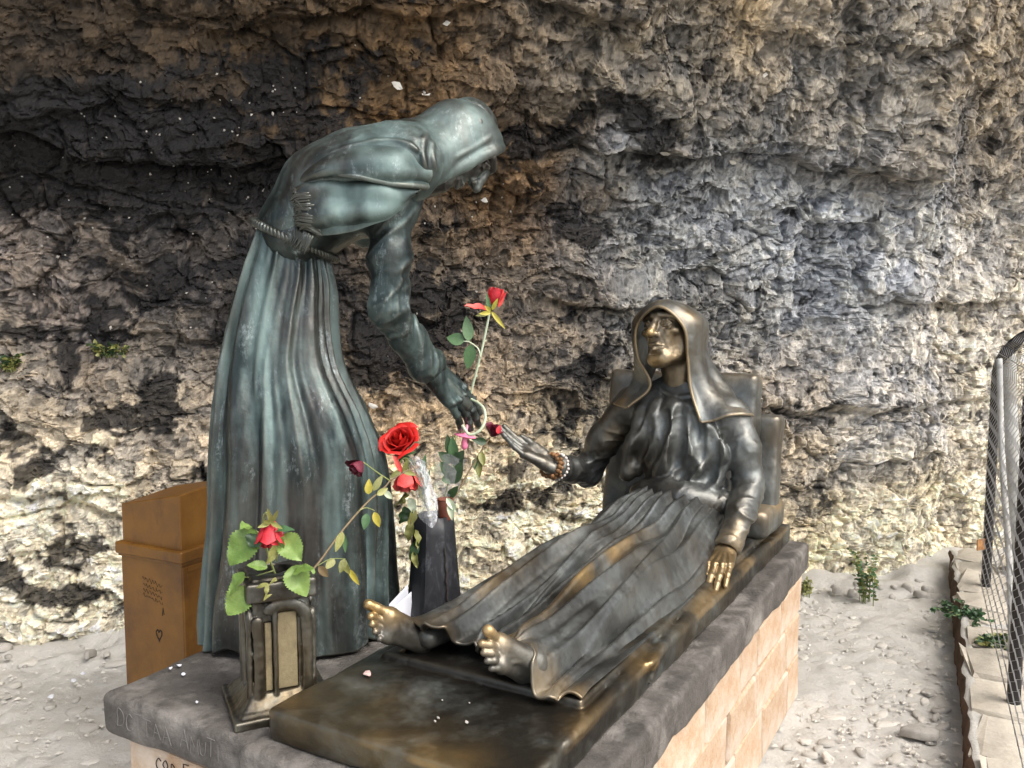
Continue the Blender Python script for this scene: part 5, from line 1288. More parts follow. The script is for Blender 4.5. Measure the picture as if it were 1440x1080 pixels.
def dark_rose_near_hand():
    Y = 2.76; t = empty('rose', P(628, 722, VY), 'small dark crimson rose touching the fingertips of the seated statue', 'rose')
    bloom(t, P(694, 607, Y), np.array([.3, -.3, .75]), .038, M['petal_dark'], .5, 11, 14); p = P(700, 610, Y-.03); grid_obj('petal', leaf_grid(p, P(703, 598, Y-.03), TOCAM(p), .008), M['petal_wilt'], t)
    stem(t, [P(689, 615, Y), P(672, 642, Y-.03), P(652, 676, Y-.08), P(640, 700, VY+.02), P(626, 728, VY), P(620, 790, VY)], .0026, M['stem_brown'], n=30)
    for b, e, w, m in (((672, 640), (674, 672), .013, 'leaf_olive'), ((676, 636), (680, 655), .011, 'leaf_olive'), ((668, 645), (667, 660), .009, 'leaf_deep'), ((684, 622), (664, 618), .012, 'leaf_deep')):
        p, q = P(*b, Y-.03), P(*e, Y-.05); leaf(t, p, q, TOCAM(p), w, M[m], fold=.4, droop=.1)
    for b, e, w in (((632, 706), (636, 732), .010), ((628, 700), (642, 720), .009)):
        p, q = P(*b, VY-.05), P(*e, VY-.06); leaf(t, p, q, TOCAM(p), w, M['stem_pale'], fold=.7, droop=.2)
dark_rose_near_hand()
def green_sprig():
    Y = VY+.04; t = empty('leafy_sprig', P(622, 724, VY), 'dark green leafy sprig standing in the black vase under the pacifier', 'sprig')
    stem(t, [P(618, 790, VY), P(622, 718, Y), P(630, 680, Y), P(638, 645, Y), P(641, 612, Y)], .0026, M['stem_green'])
    for b, e, w, m in (((634, 640), (629, 612), .013, 'leaf_deep'), ((636, 650), (617, 636), .016, 'leaf_deep'), ((634, 668), (620, 650), .016, 'leaf_deep'), ((632, 672), (622, 676), .016, 'leaf_deep'), ((636, 655), (652, 634), .018, 'leaf_deep'), ((633, 680), (650, 650), .021, 'leaf_deep'), ((630, 700), (644, 684), .012, 'leaf_deep'), ((638, 645), (636, 615), .015, 'leaf_green')):
        p, q = P(*b, Y), P(*e, Y-.02); leaf(t, p, q, TOCAM(p), w, M[m])
green_sprig()
def pacifier():
    c = P(654, 613, 2.615); t = empty('pacifier', c, 'pink baby pacifier hung below the fingers of the standing statue', 'pacifier')
    up = P(657, 595, 2.61)-P(650, 632, 2.61); up /= np.linalg.norm(up); x = np.cross(up, [0, 1, 0]); x /= np.linalg.norm(x); y = np.cross(up, x)
    v = Vol(c-.05, c+.05, .0016); R = np.stack([x, y, up], 1)
    v.ell(c, (.034, .024, .0055), R, .002); v.cap(c, c-up*.012-x*.002, .008, .007, .004); v.ell(c-up*.030-x*.004, (.010, .009, .013), R, .004); v.cap(c-up*.012, c-up*.02, .007, .008, .004)
    v.cap(c, c+up*.016, .007, .0055, .004)
    vol_obj('shield', v, M['pacifier'], t)
    stem(t, [c+up*.012, c+up*.024, c+up*.042], .005, M['pacifier_pale'], 'knob', 8, 10)
pacifier()
def vase():
    t = empty('vase', VB, 'tall tapered black plastic flower vase with split side', 'vase'); mb = MB(); H = .352; n = 6
    prof = [(-.004, .078), (.0, .090), (.02, .088), (.10, .083), (.20, .074), (.30, .066), (H, .062), (H, .056), (.18, .062), (.04, .074)]
    ang = np.array([-1.95, -1.12, .1, 1.2, 2.1, 3.35])+.12
    rings = []
    for z, r in prof:
        c = np.stack([np.cos(ang)*r, np.sin(ang)*r*.9, np.full(n, z)], 1); e = []
        for i in range(n):
            a, b = c[i], c[(i+1) % n]
            for f in (.04, .35, .65, .96): e.append(a+(b-a)*f)
        rings.append(np.array(e))
    V = np.concatenate(rings)+VB; m = 4*n; F = grid_faces(len(prof), m, wrap_c=True); mb.add(V, F)
    mb.build('body', M['black_plastic'], t, True)
    # split along the right-hand corner
    a0 = ang[1]; pts = [VB+np.array([math.cos(a0)*r*1.0, math.sin(a0)*r*.9, z])+np.array([.0, -.0025, 0]) for z, r in ((.06, .0865), (.12, .083), (.2, .0755), (.27, .070))]
    g = []; 
    mb = MB(); q = catmull(np.array(pts), 20); clean_tube(mb, q + np.stack([.0018*np.sin(np.arange(20)*1.7), 0*np.arange(20), 0*np.arange(20)], 1), np.r_[.0008, np.full(18, .0028), .0008]*np.random.default_rng(1).uniform(.6, 1.3, 20), 5); mb.build('split', M['ink'], t)
    mb = MB(); q = np.array([[math.cos(ang[0])*r, math.sin(ang[0])*r*.9, z] for z, r in ((.004, .0895), (.1, .083), (.2, .074), (.35, .062))])+VB; clean_tube(mb, catmull(q, 16), .0016, 5); mb.build('corner_ridge', M['black_plastic'], t)
vase()
def vase_bits():
    c = P(626, 712, VY-.01); t = empty('candle_cup', c, 'small brown cup wedged in the mouth of the black vase', 'cup'); mb = MB()
    a = np.linspace(0, 6.283, 16, endpoint=False); prof = [(-.04, .017), (-.03, .020), (.02, .0235), (.024, .0225), (-.02, .018)]
    V = np.concatenate([np.stack([np.cos(a)*r, np.sin(a)*r, np.full(16, z)], 1) for z, r in prof])+c; mb.add(V, grid_faces(5, 16, wrap_c=True)); mb.build('body', M['cup'], t)
    rim = MB(); clean_tube(rim, np.stack([np.cos(np.linspace(0, 6.283, 25))*.0235, np.sin(np.linspace(0, 6.283, 25))*.0235, np.full(25, .022)], 1)+c, .0016, 6); rim.build('rim', M['cup'], t)
    # crumpled clear wrapping of the bouquet
    t = empty('plastic_wrap', P(604, 722, VY-.06), 'crumpled clear plastic wrapping hanging over the rim of the black vase', 'wrapping')
    rows = [[(572, 645, -.08), (585, 642, -.11), (598, 650, -.09)], [(580, 675, -.08), (594, 672, -.12), (606, 678, -.09)], [(586, 700, -.07), (600, 702, -.13), (614, 700, -.08)], [(588, 722, -.07), (602, 726, -.13), (615, 722, -.085)], [(590, 728, -.08), (606, 742, -.115), (613, 736, -.09)]]
    c = np.array([[P(u, v, VY+y) for u, v, y in r] for r in rows]); g = catmull(c, 30); g = np.swapaxes(catmull(np.swapaxes(g, 0, 1), 22), 0, 1); p = g.reshape(-1, 3)
    facs, _, _ = facets(p*45, 3, 1.2); g = g + (.010*facs).reshape(30, 22, 1)*np.array([.3, -.9, .2])
    V, F = solid_grid(g, .0008); obj('sheet', mesh_np('sheet', V, F, M['film'], False), t)
    t = empty('clear_sleeve', P(626, 724, VY+.05), 'greyish clear plastic flower sleeve behind the green sprig', 'sleeve'); mb = MB(); a = np.linspace(0, 6.283, 20, endpoint=False); R = []
    for f in np.linspace(0, 1, 12):
        c = P(626+6*f, 724-84*f, VY+.06); R.append(c + np.stack([np.cos(a)*(.026+.026*f), np.sin(a)*(.02+.02*f), .010*f*np.sin(a*3)], 1))
    V = np.concatenate(R); V = V + .003*vnoise(V*40, 4)[:, None]; mb.add(V, grid_faces(12, 20, wrap_c=True)); mb.build('film', M['sleeve'], t)
    # folded letter against the vase
    t = empty('letter', G(558, 893, .624), 'folded white letter leaning on the foot of the black vase', 'paper')
    q = [P(536, 862, 2.50), P(573, 822, 2.52), P(579, 888, 2.535), P(551, 884, 2.49)]; b = [p+np.array([.004, .012, .004]) for p in q]
    for nm, quad, bulge in (('sheet', [q[0], q[1], q[2], q[3]], .006), ('flap', [q[0]+[.004, -.003, -.012], q[1]+[.012, -.004, -.020], q[2]+[.004, -.005, 0], q[3]+[.01, -.006, .002]], -.004)):
        g = np.array([[quad[0]*(1-u)*(1-v)+quad[1]*u*(1-v)+quad[2]*u*v+quad[3]*(1-u)*v + np.array([0, bulge*math.sin(3.14*u)*math.sin(3.14*v), 0]) for u in np.linspace(0, 1, 12)] for v in np.linspace(0, 1, 12)])
        V, F = solid_grid(g, .0012); obj(nm, mesh_np(nm, V, F, M['paper']), t)
    mb = MB(); p = P(563, 872, 2.49); clean_tube(mb, catmull([p, p+[.006, -.002, -.006], p+[.012, -.002, -.018]], 8), .002, 5); mb.build('printed_mark', M['pacifier'], t)
vase_bits()
# ------------------------------------------------------------------ bronze flower holder with raised strokes
HB = G(392, 985, .624); HB = HB*[1, 1, 0]+[0, 0, .622]
def holder():
    t = empty('flower_holder', HB, 'square bronze flower holder with arched letter-like strokes and brassy panels', 'flower holder')
    ex = np.array([.90, .43, 0]); ex /= np.linalg.norm(ex); ey = np.array([-ex[1], ex[0], 0]); R = np.stack([ex, ey, [0, 0, 1.0]], 1); K = 1.24; W = lambda a, b, c: HB + R@np.array([a*K, b*K, c*1.07])
    v = Vol(HB-[.19, .19, .01], HB+[.19, .19, .38], .0034)
    v.box(W(0, 0, .165), (.054*K, .054*K, .16), R, .006, .002)
    for k in range(7):                                                                 # flaring foot
        f = k/6; v.box(W(0, 0, .008+.038*f), ((.098-.040*f**.6)*K, (.098-.040*f**.6)*K, .011), R, .004, .010)
    v.box(W(0, 0, .285), (.066*K, .066*K, .023), R, .006, .006)                            # head
    v.cap(W(0, .012, .26), W(0, .012, .34), (.036*K), (.036*K), .003, 's')                     # mouth
    for s in range(4):
        Q = rotz(s*math.pi/2); Wf = lambda a, c, o=.060: W(*(Q@np.array([a, -o, c])))
        cut = lambda a0, a1, z0, z1: v.box(W(*(Q@np.array([(a0+a1)/2, -.058, (z0+z1)/2]))), (Q@np.array([(a1-a0)/2*K, .010*K, (z1-z0)/2*1.07])).__abs__(), R, .004, .002, 's')
        cut(-.034, -.018, .055, .215); cut(-.010, .030, .055, .235)                    # panel recesses
        v.chain([Wf(-.026, .244), Wf(-.006, .252), Wf(.022, .250), Wf(.040, .232), Wf(.046, .20), Wf(.046, .05)], .0105*K, .003, n=26, sc=(R@Q@np.array([0, 1.0, 0]), .6))     # hooked arch
        v.chain([Wf(-.046, .045), Wf(-.044, .12), Wf(-.046, .19), Wf(-.046, .22)], .0105*K, .003, n=10, sc=(R@Q@np.array([0, 1.0, 0]), .6)); v.chain([Wf(-.014, .05), Wf(-.014, .24)], .0055*K, .003)
    v.disp(lambda p: .0018*fbm(p*22, 4, 5), .02)
    vol_obj('body', v, M['bronze_bed'], t)
    for s in range(4):
        Q = rotz(s*math.pi/2)
        for a0, a1, z0, z1 in ((-.0325, -.0195, .057, .212), (-.0085, .0285, .057, .232)):
            mb = MB(); add_box(mb, W(*(Q@np.array([(a0+a1)/2, -.0485, (z0+z1)/2]))), (a1-a0)/2*K, .005*K, (z1-z0)/2*1.07, .0015, R@Q); mb.build('brass_panel', M['gold_panel'], t, False)
holder()
def wilted_rose():
    Y = HB[1]-.05; t = empty('rose', P(402, 836, Y+.05), 'red rose with upturned sepals and light green leaves in the bronze flower holder', 'rose')
    ax = np.array([.05, -.42, -.9]); c = P(381, 748, Y-.02); bloom(t, c, ax, .054, M['petal_wilt'], .18, 13, 21)
    for a, b in (((380, 735), (362, 742)), ((380, 734), (398, 744)), ((381, 734), (376, 714)), ((382, 735), (392, 716)), ((380, 736), (370, 732))):
        p, q = P(*a, Y-.03), P(*b, Y-.055); grid_obj('sepal', leaf_grid(p, q, TOCAM(p), .005, .3, -.05), M['leaf_olive'], t)
    stem(t, [P(380, 736, Y-.03), P(376, 722, Y-.02), P(371, 728, Y), P(372, 760, Y+.02), P(384, 800, Y+.03), P(398, 836, Y+.05), P(402, 880, Y+.06)], .0032, M['stem_green'], n=34)
    L = [((360, 745), (320, 795), .036, 'leaf_bright', (.3, -.6, .6)), ((352, 740), (338, 742), .020, 'leaf_bright', (0, -.3, .9)), ((362, 752), (352, 770), .022, 'leaf_deep', (0, -.8, .4)), ((398, 752), (422, 788), .030, 'leaf_bright', (-.2, -.8, .5)), ((392, 760), (378, 795), .014, 'leaf_olive', (.7, -.6, .1)),
         ((376, 798), (348, 792), .013, 'leaf_bright', (.1, -.6, .7)), ((388, 775), (396, 758), .016, 'leaf_bright', (.2, -.8, .4)), ((350, 826), (318, 866), .032, 'leaf_bright', (.1, -.9, .3)), ((345, 806), (318, 836), .022, 'leaf_bright', (-.3, -.5, .7)), ((410, 796), (430, 838), .030, 'leaf_bright', (.1, -.9, .35)), ((412, 806), (438, 796), .018, 'leaf_bright', (.2, -.4, .8)),
         ((376, 820), (358, 842), .014, 'leaf_olive', (.5, -.7, .2)), ((388, 812), (374, 845), .010, 'leaf_olive', (.6, -.7, 0)), ((384, 745), (412, 742), .010, 'leaf_green', (0, -.5, .8))]
    for i, (b, e, w, m, n) in enumerate(L):
        p, q = P(*b, Y-.02-.01*(i % 3)), P(*e, Y-.05); leaf(t, p, q, n, w, M[m], fold=.28, droop=.16, nu=9, nv=26, wave=.10, sd=i)
    for pts in ([(386, 802), (350, 812), (338, 806)], [(398, 832), (372, 824), (350, 826)], [(394, 826), (404, 806), (412, 800)], [(376, 770), (366, 752), (360, 746)], [(388, 790), (394, 770), (398, 754)]): stem(t, [P(u, v, Y-.005) for u, v in pts], .0016, M['stem_green'], 'leaf_stalk', 6, 10)
wilted_rose()
def branch_rose():
    Y = HB[1]+.02; D = lambda u: Y + (u-400)*.0016
    t = empty('rose', P(412, 836, Y+.03), 'withered dark purple rose on a long thin branch in front of the green statue', 'rose')
    pts = [(410, 880), (412, 832), (446, 794), (480, 748), (515, 708), (540, 686), (548, 676)]
    stem(t, [P(u, v, D(u)) for u, v in pts], .0030, M['stem_brown'], n=40); stem(t, [P(u, v, D(u)) for u, v in ((548, 676), (530, 664), (511, 650))], .0020, M['stem_green'], 'flower_stalk', 6, 12)
    c = P(503, 656, D(503)); bloom(t, c, np.array([-.5, -.4, -.55]), .036, M['petal_dark'], .5, 11, 33)
    for u0, pl in ((548, [(548, 676), (565, 666), (575, 660)]),): stem(t, [P(u, v, D(u)) for u, v in pl], .002, M['stem_brown'], 'leaf_stalk', 6, 10)
    L = [((520, 700), (513, 744), .0, ''),]
    for b, e, w, m in (((482, 748), (472, 776), .010, 'leaf_olive'), ((484, 752), (486, 778), .006, 'leaf_green'), ((516, 722), (512, 745), .011, 'leaf_green'), ((526, 720), (534, 742), .010, 'leaf_yellow'), ((518, 695), (519, 674), .010, 'leaf_yellow'), ((525, 690), (538, 668), .009, 'leaf_olive'), ((530, 696), (546, 686), .008, 'leaf_olive'), ((540, 690), (552, 702), .008, 'stem_pale'),
                       ((470, 786), (458, 800), .010, 'leaf_olive'), ((485, 786), (478, 806), .010, 'leaf_olive'), ((490, 800), (506, 824), .007, 'leaf_yellow'), ((448, 796), (462, 812), .010, 'stem_brown'), ((442, 800), (432, 806), .010, 'leaf_bright'), ((482, 790), (492, 808), .008, 'leaf_olive')):
        p, q = P(*b, D(b[0])-.006), P(*e, D(e[0])-.012); leaf(t, p, q, TOCAM(p), w, M[m], fold=.3, droop=.1)
    for pl in ([(446, 796), (465, 786), (486, 786)], [(505, 718), (515, 714), (527, 718)], [(486, 788), (492, 800)]): stem(t, [P(u, v, D(u)-.004) for u, v in pl], .0013, M['stem_green'], 'leaf_stalk', 5, 8)
branch_rose()
# ------------------------------------------------------------------ bracelets on the seated figure's outstretched wrist
def bracelet(c, ax, r, n, br, mat, label, sc=(1, 1), seed=0, wob=.0):
    c = np.asarray(c, float); ax = np.asarray(ax, float)/np.linalg.norm(ax); x = np.cross(ax, [0, 0, 1]); x /= np.linalg.norm(x); y = np.cross(ax, x); g = np.random.default_rng(seed)
    t = empty('bead_bracelet', wor(c), label, 'bracelet'); u = Vol((-1.2,)*3, (1.2,)*3, .3)
    mb = MB(); nl = 6; th = np.linspace(0, np.pi, nl); ph = np.linspace(0, 2*np.pi, 8, endpoint=False)
    S = np.array([[math.sin(a)*math.cos(b), math.sin(a)*math.sin(b), math.cos(a)] for a in th for b in ph]); me = mesh_np('bead', S, grid_faces(nl, 8, wrap_c=True), mat)
    ring = []
    for i in range(n):
        a = 6.2832*i/n; p = c + r*(math.cos(a)*x*sc[0] + math.sin(a)*y*sc[1]) + ax*g.normal(0, wob); ring.append(p); s = br*g.uniform(.85, 1.15)
        o = bpy.data.objects.new('bead', me); link(o, t); o.location = Vector(wor(p)); o.scale = (s, s, s)
    mb = MB(); clean_tube(mb, wor(np.array(ring+ring[:1])), .0012, 5); mb.build('thread', M['wood_bead'], t)
_d = (EL_R-WR_R)/np.linalg.norm(EL_R-WR_R)
bracelet(WR_R+_d*.000, _d, .043, 18, .0085, M['wood_bead'], 'chunky brown wooden bead bracelet on the seated statue\'s outstretched wrist', seed=1, wob=.004)
bracelet(WR_R+_d*.022, _d+np.array([.2, 0, .1]), .0455, 17, .0082, M['wood_bead'], 'second brown bead bracelet, between the chunky and the white one', seed=2, wob=.005)
bracelet(WR_R+_d*.050, _d+np.array([.1, .1, -.1]), .0495, 22, .0066, M['white_bead'], 'pale white bead bracelet over the seated statue\'s sleeve', seed=3, wob=.002)
# ------------------------------------------------------------------ brown metal box
def metal_box():
    c0 = np.array([-1.178, 3.02, 0]); e1 = np.array([-.894, .447, 0]); e2 = np.array([.447, .894, 0]); w = .30; R = np.stack([-e1, e2, [0, 0, 1.0]], 1)
    ctr = c0 + e1*.172 + e2*w/2; t = empty('metal_box', ctr, 'tall brown painted metal box with slanted top standing behind the plinth', 'metal box')
    mb = MB(); add_box(mb, ctr+[0, 0, .345], .157, .135, .345, .004, R); mb.build('lower_body', M['brown_metal'], t, False)
    mb = MB(); add_box(mb, ctr+[0, 0, .702], .172, .150, .022, .005, R); add_box(mb, ctr+[0, 0, .676], .164, .142, .006, .002, R); mb.build('collar', M['brown_metal'], t, False)
    # slanted upper box
    V, F4, F3 = bevel_box(.152, .130, .11, .004); V = V.copy(); top = V[:, 2] > 0; V[top, 2] += -.004 + .20*V[top, 0] + .08*V[top, 1]; V = V@R.T + ctr + [0, 0, .80]
    mb = MB(); mb.add(V, F4); mb.F3.append(F3); mb.build('upper_body', M['brown_metal'], t, False)
    for dz, dy in ((.33, 0),):                                                         # raised panel frame on the right-hand face
        mb = MB()
        for (a, b, ha, hb) in ((-.122, 0, .010, .32), (.122, 0, .010, .32), (0, .31, .112, .010), (0, -.31, .112, .010)):
            add_box(mb, ctr + R@np.array([.158, a, .34+b]), .003, ha, hb, .0015, R)
        mb.build('panel_frame', M['brown_metal'], t, False)
    # felt-pen scribbles on the left-hand face
    r = np.random.default_rng(8); f = lambda a, z: ctr + R@np.array([a, -.1356, z])
    mb = MB()
    for z in (.60, .575, .555, .535):
        k = 22; a = np.linspace(-.045, .055, k)+r.normal(0, .002, k); clean_tube(mb, np.array([f(x, z+.006*math.sin(i*1.9)+r.normal(0, .002)-.02*i/k) for i, x in enumerate(a)]), .0008, 4)
    k = np.linspace(0, 6.283, 30); hx = .016*np.sin(k)**3; hz = .001*(13*np.cos(k)-5*np.cos(2*k)-2*np.cos(3*k)-np.cos(4*k))
    for s in (1, .8, .9): clean_tube(mb, np.array([f(.03+s*x+r.normal(0, .0015), .395+s*1.6*z) for x, z in zip(hx, hz)]), .0012, 4)
    clean_tube(mb, np.array([f(.05, .47), f(.056, .50), f(.06, .475)]), .0018, 4)
    o = mb.build('scribbles', M['ink'], t, False)
metal_box()
# ------------------------------------------------------------------ fence
def fence():
    A0 = G(1425, 990, PATH_Z); A1 = G(1386, 827, PATH_Z); d = A1-A0; L = np.linalg.norm(d); d /= L; out = np.array([d[1], -d[0], 0])
    t = empty('chain_link_fence', A0, 'rusty chain-link fence on dark posts with bent tops at the path edge', 'fence')
    def prof(s): # height along the post -> offset outward, z
        z = np.minimum(s, 1.12); b = np.maximum(s-1.12, 0); ang = np.minimum(b/.26, 1.0); 
        return .26*(1-np.cos(ang)) + np.maximum(b-.26, 0)*math.sin(1.0), z + .26*np.sin(ang) + np.maximum(b-.26, 0)*math.cos(1.0)
    starts = [-1.6, 0.0, L]
    for q in starts:
        s = np.linspace(-.1, 1.62, 40); o, z = prof(s); pts = A0 + q*d + o[:, None]*out + z[:, None]*np.array([0, 0, 1.0])
        mb = MB(); V, F = tube(pts, .024, 8, False); mb.add(V, F); clean_tube(mb, pts, .0235, 8); obj('post', mb.mesh('post', M['black_metal']), t)
    # diamond mesh of thin wires: zig-zag wires woven side by side
    sp = .085; mb = MB(); n = int((L+1.75)/sp); rows = int(1.5/(sp*.9))
    for i in range(n):
        q = -1.65 + i*sp; k = np.arange(rows*2+1); s = .03 + k*sp*.45; o, z = prof(s)
        zig = np.where((k % 2) == 0, -.5, .5)*sp*1.08; dep = np.where((k % 2) == 0, .003, -.003)
        pts = A0 + (q+zig)[:, None]*d + (o-.028+dep)[:, None]*out + z[:, None]*np.array([0, 0, 1.0]); V, F = tube(pts, .0013, 4, False); mb.add(V, F)
    o = mb.build('wire_mesh', M['wire'], t, False); o['kind'] = 'stuff'
    for s in (.06, .75, 1.25, 1.58):
        o_, z_ = prof(np.array([s])); p = A0 + o_[0]*out - .03*out + z_[0]*np.array([0, 0, 1.0]); mb = MB(); clean_tube(mb, np.array([p-1.65*d, p, p+(L+.05)*d]), .002, 5); mb.build('tension_wire', M['wire'], t)
    # brace rod rising to the upper right
    mb = MB(); o_, z_ = prof(np.array([1.18])); p = A1 + o_[0]*out + z_[0]*np.array([0, 0, 1.0]); clean_tube(mb, catmull([p, p+out*.10+[0, 0, .12], p+out*.26+[0, 0, .42]], 12), .008, 6); mb.build('brace_rod', M['black_metal'], t)
    c = A1+[0, 0, .24]; mb = MB(); add_box(mb, c-out*.03-d*.03, .035, .004, .03, .002, rotz(.4)); mb.build('tag_plate', M['wood_bead'], t, False)
    # two pale poles behind the mesh
    for (b, tp, r, lab) in (((1424, 932), (1404, 505), .014, 'smooth white painted pole leaning behind the chain-link fence'), ((1430, 806), (1417, 500), .044, 'thick whitewashed rough pole standing behind the chain-link fence')):
        p0 = G(*b, PATH_Z); p1 = P(*tp, p0[1]+(.03 if r > .04 else .30))
        n = 30; f = np.linspace(0, 1, n)[:, None]; pts = p0*(1-f)+p1*f; pts[:, :2] += .008*np.stack([np.sin(f[:, 0]*7), np.cos(f[:, 0]*5)], 1)
        V, F = tube(pts, r*(1-.12*f[:, 0]), 14, False); V = V + .08*r*fbm(V*12, 3, 3)[:, None]; mb = MB(); mb.add(V, F); clean_tube(mb, pts[-2:], r*.86, 14)
        o = mb.build('pole', M['white_paint'], None); tag(o, lab, 'pole')
fence()
# ------------------------------------------------------------------ plants
def weed(name, at, h, n, spread, mats, lab, lw=.010, seed=0, flat=False):
    r = np.random.default_rng(seed); t = empty(name, at, lab, 'plant'); st = MB(); lv = {m: MB() for m in mats}; at = np.asarray(at, float)
    for i in range(n):
        a = r.uniform(0, 6.283); ln = h*r.uniform(.5, 1.05); dr = np.array([math.cos(a)*spread, math.sin(a)*spread, 0])*r.uniform(.3, 1); s0 = at + r.normal(0, .02, 3)*[1, 1, 0]
        up = .12*ln if flat else ln
        q = catmull([s0-[0, 0, .01], s0+dr*.35*ln/h+[0, 0, up*.6], s0+dr*ln/h+[0, 0, up]], 12); clean_tube(st, q, np.linspace(.0022, .0009, 12), 4)
        for k in range(2, 12):
            for sd in (-1, 1):
                ld = np.array([r.normal(), r.normal(), r.normal()*.4+.25]); ld /= np.linalg.norm(ld); ll = lw*r.uniform(2.0, 3.6)
                g = leaf_grid(q[k], q[k]+ld*ll, r.normal(0, .5, 3)+[0, -.3, .8], lw*r.uniform(.7, 1.1), .25, .15, 3, 5); m = mats[int(r.integers(len(mats)))]
                lv[m].add(g.reshape(-1, 3), grid_faces(5, 3))
    st.build('stems', M['stem_green'], t)
    for m in mats:
        o = lv[m].build('foliage', M[m], t, True); o['kind'] = 'stuff'
weed('weed', G(1218, 846, 0)*[1, 1, 0], .26, 16, .10, ['leaf_olive', 'leaf_green'], 'tall thin weed growing at the foot of the rock face', .008, 1)
weed('weed', G(1130, 838, 0)*[1, 1, 0]+[0, 0, 0], .10, 8, .08, ['leaf_olive'], 'low dry weed at the rock foot close to the plinth corner', .007, 5)
weed('ivy', G(1362, 862, PATH_Z), .10, 12, .20, ['leaf_green', 'leaf_deep'], 'trailing ivy creeping over the kerb of the raised path', .010, 2, True)
weed('ivy', G(1398, 905, PATH_Z), .12, 12, .20, ['leaf_deep', 'leaf_green', 'leaf_olive'], 'dark ivy clump beside the dark fence posts', .012, 3, True)
weed('moss_tuft', wall_hit(20, 520)[0]+[0, -.01, 0], .07, 10, .10, ['leaf_deep', 'leaf_olive'], 'green tuft growing on a ledge of the sooty rock', .010, 6) if 'wall_hit' in globals() else None
weed('moss_tuft', wall_hit(160, 500)[0]+[0, -.01, 0], .06, 10, .10, ['leaf_deep', 'leaf_olive'], 'small green tuft in a sooty hollow of the rock', .009, 7) if 'wall_hit' in globals() else None
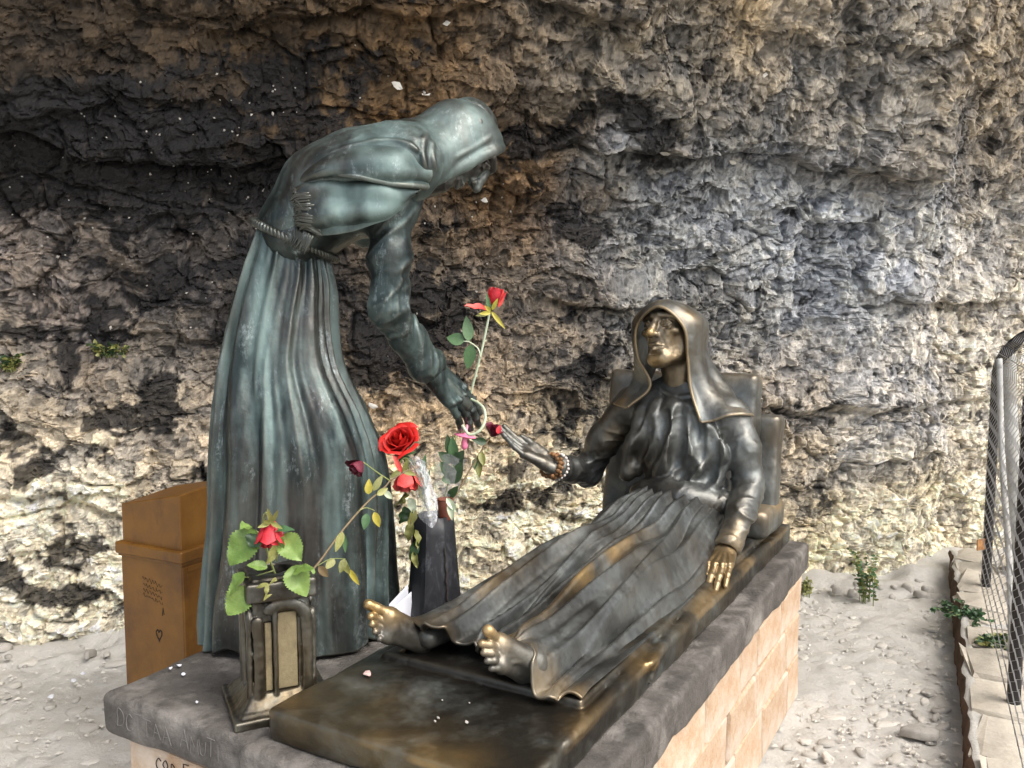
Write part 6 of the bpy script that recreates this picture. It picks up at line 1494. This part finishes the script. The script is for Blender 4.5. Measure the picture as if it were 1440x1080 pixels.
# ------------------------------------------------------------------ small loose things
def scraps():
    r = np.random.default_rng(31)
    def scrap(name, p, s, mat, lab, cat, group, nrm=(0, 0, 1), th=.002):
        n = 7; a = np.sort(np.linspace(0, 6.283, n, endpoint=False)+r.normal(0, .2, n)); nrm = np.asarray(nrm, float)/np.linalg.norm(nrm); x = np.cross(nrm, [.37, .2, .9]); x /= np.linalg.norm(x); y = np.cross(nrm, x)
        ring = np.stack([np.cos(a)*s*r.uniform(.7, 1.2, n), np.sin(a)*s*.62*r.uniform(.7, 1.2, n), r.normal(0, s*.10, n)], 1); V = np.vstack([ring, ring+[0, 0, th], [[0, 0, -s*.05]], [[0, 0, th+s*.12]]]); V = V[:, :1]*x + V[:, 1:2]*y + V[:, 2:3]*nrm
        k = np.arange(n); k2 = (k+1) % n; F4 = np.stack([k, k2, n+k2, n+k], 1); F3 = np.vstack([np.stack([k2, k, np.full(n, 2*n)], 1), np.stack([n+k, n+k2, np.full(n, 2*n+1)], 1)])
        o = obj(name, mesh_np(name, V, [F4, F3], mat, False)); o.location = Vector(p); tag(o, lab, cat, group)
    tag_ = 'white paper scrap lying on the pale ground left of the metal box'
    for u, v, s in ((103, 958, .017), (117, 948, .016), (72, 981, .018)): scrap('paper_scrap', G(u, v, 0)+[0, 0, .004], s, M['paper'], 'white paper scrap lying on the pale ground beyond the plinth corner', 'paper', 'paper scraps on the ground')
    for u, v, s in ((252, 938, .011), (258, 950, .008), (277, 990, .006), (240, 942, .007)): scrap('paper_scrap', G(u, v, .625)+[0, 0, .004], s, M['paper'], 'tiny white paper scrap on the dark stone top beside the green statue', 'paper', 'paper scraps on the stone top')
    scrap('fallen_petal', G(517, 951, .70)+[0, 0, .006], .016, M['petal_pale'], 'single pale pink petal fallen on the bronze bed', 'petal', None)
    for u, v, s in ((616, 1013, .005), (612, 1018, .004), (656, 1019, .006), (622, 988, .003), (660, 992, .003), (820, 985, .007)): scrap('crumb', G(u, v, .70)+[0, 0, .005], s, M['chip'], 'tiny pale crumb on the bronze bed in front of the feet', 'crumb', 'crumbs on the bed')
    o_ = None
    # notes pushed into the rock
    for u, v, s in ((933, 214, .030), (1129, 305, .026), (1166, 191, .022), (1268, 222, .024), (1288, 232, .020), (628, 32, .026), (558, 120, .024), (595, 130, .030), (1073, 105, .020), (1030, 228, .018), (682, 282, .020), (1088, 197, .016), (524, 571, .024)):
        p, ij = wall_hit(u, v); scrap('rock_note', p-ray(u, v)/np.linalg.norm(ray(u, v))*.020, s*1.15, M['note_paper'], 'small pale folded note stuck in a crack of the rock face', 'paper note', 'notes stuck in the rock', nrm=(r.normal(0, .25), -1, r.normal(.2, .2)), th=.004)
    # pale chips dotted over the sooty rock: far too many and too small to count
    mb = MB()
    for i in range(300):
        if i < 200: u, v = r.uniform(0, 440), r.uniform(90, 480)
        else: u, v = r.uniform(460, 760), r.uniform(60, 600)
        p, ij = wall_hit(u, v); s = r.uniform(.004, .009)*(1.5 if r.random() < .12 else 1); p = p-ray(u, v)*.004
        V = r.normal(0, 1, (6, 3)); V /= np.linalg.norm(V, axis=1)[:, None]; V = np.array([[1, 0, 0], [-1, 0, 0], [0, 1, 0], [0, -1, 0], [0, 0, 1], [0, 0, -1]])*r.uniform(.5, 1.2, (6, 3))*s
        mb.add(V@rot_axis(tuple(r.normal(0, 1, 3)), r.uniform(0, 6)).T + p, np.array([[0, 2, 4], [2, 1, 4], [1, 3, 4], [3, 0, 4], [2, 0, 5], [1, 2, 5], [3, 1, 5], [0, 3, 5]]))
    o = mb.build('stone_chips', M['chip'], None, False); tag(o, 'pale stone chips dotted all over the sooty rock', 'stone chips'); o['kind'] = 'stuff'
M['petal_pale'] = m_petal('petal_pale', (.55, .38, .34), (.66, .48, .44))
if 'wall_hit' in globals(): scraps()
def ground_stone():
    V, F4, F3 = stone_mesh(77, .5, 10, .2); o = obj('loose_stone', mesh_np('loose_stone', V*[.075, .05, .03]@rotz(-.3).T, [F4, F3], M['chip'])); p = G(1292, 1030, 0); o.location = (p[0], p[1], .004)
    tag(o, 'white flat loose stone lying on the cobbled ground right of the plinth', 'stone')
ground_stone()
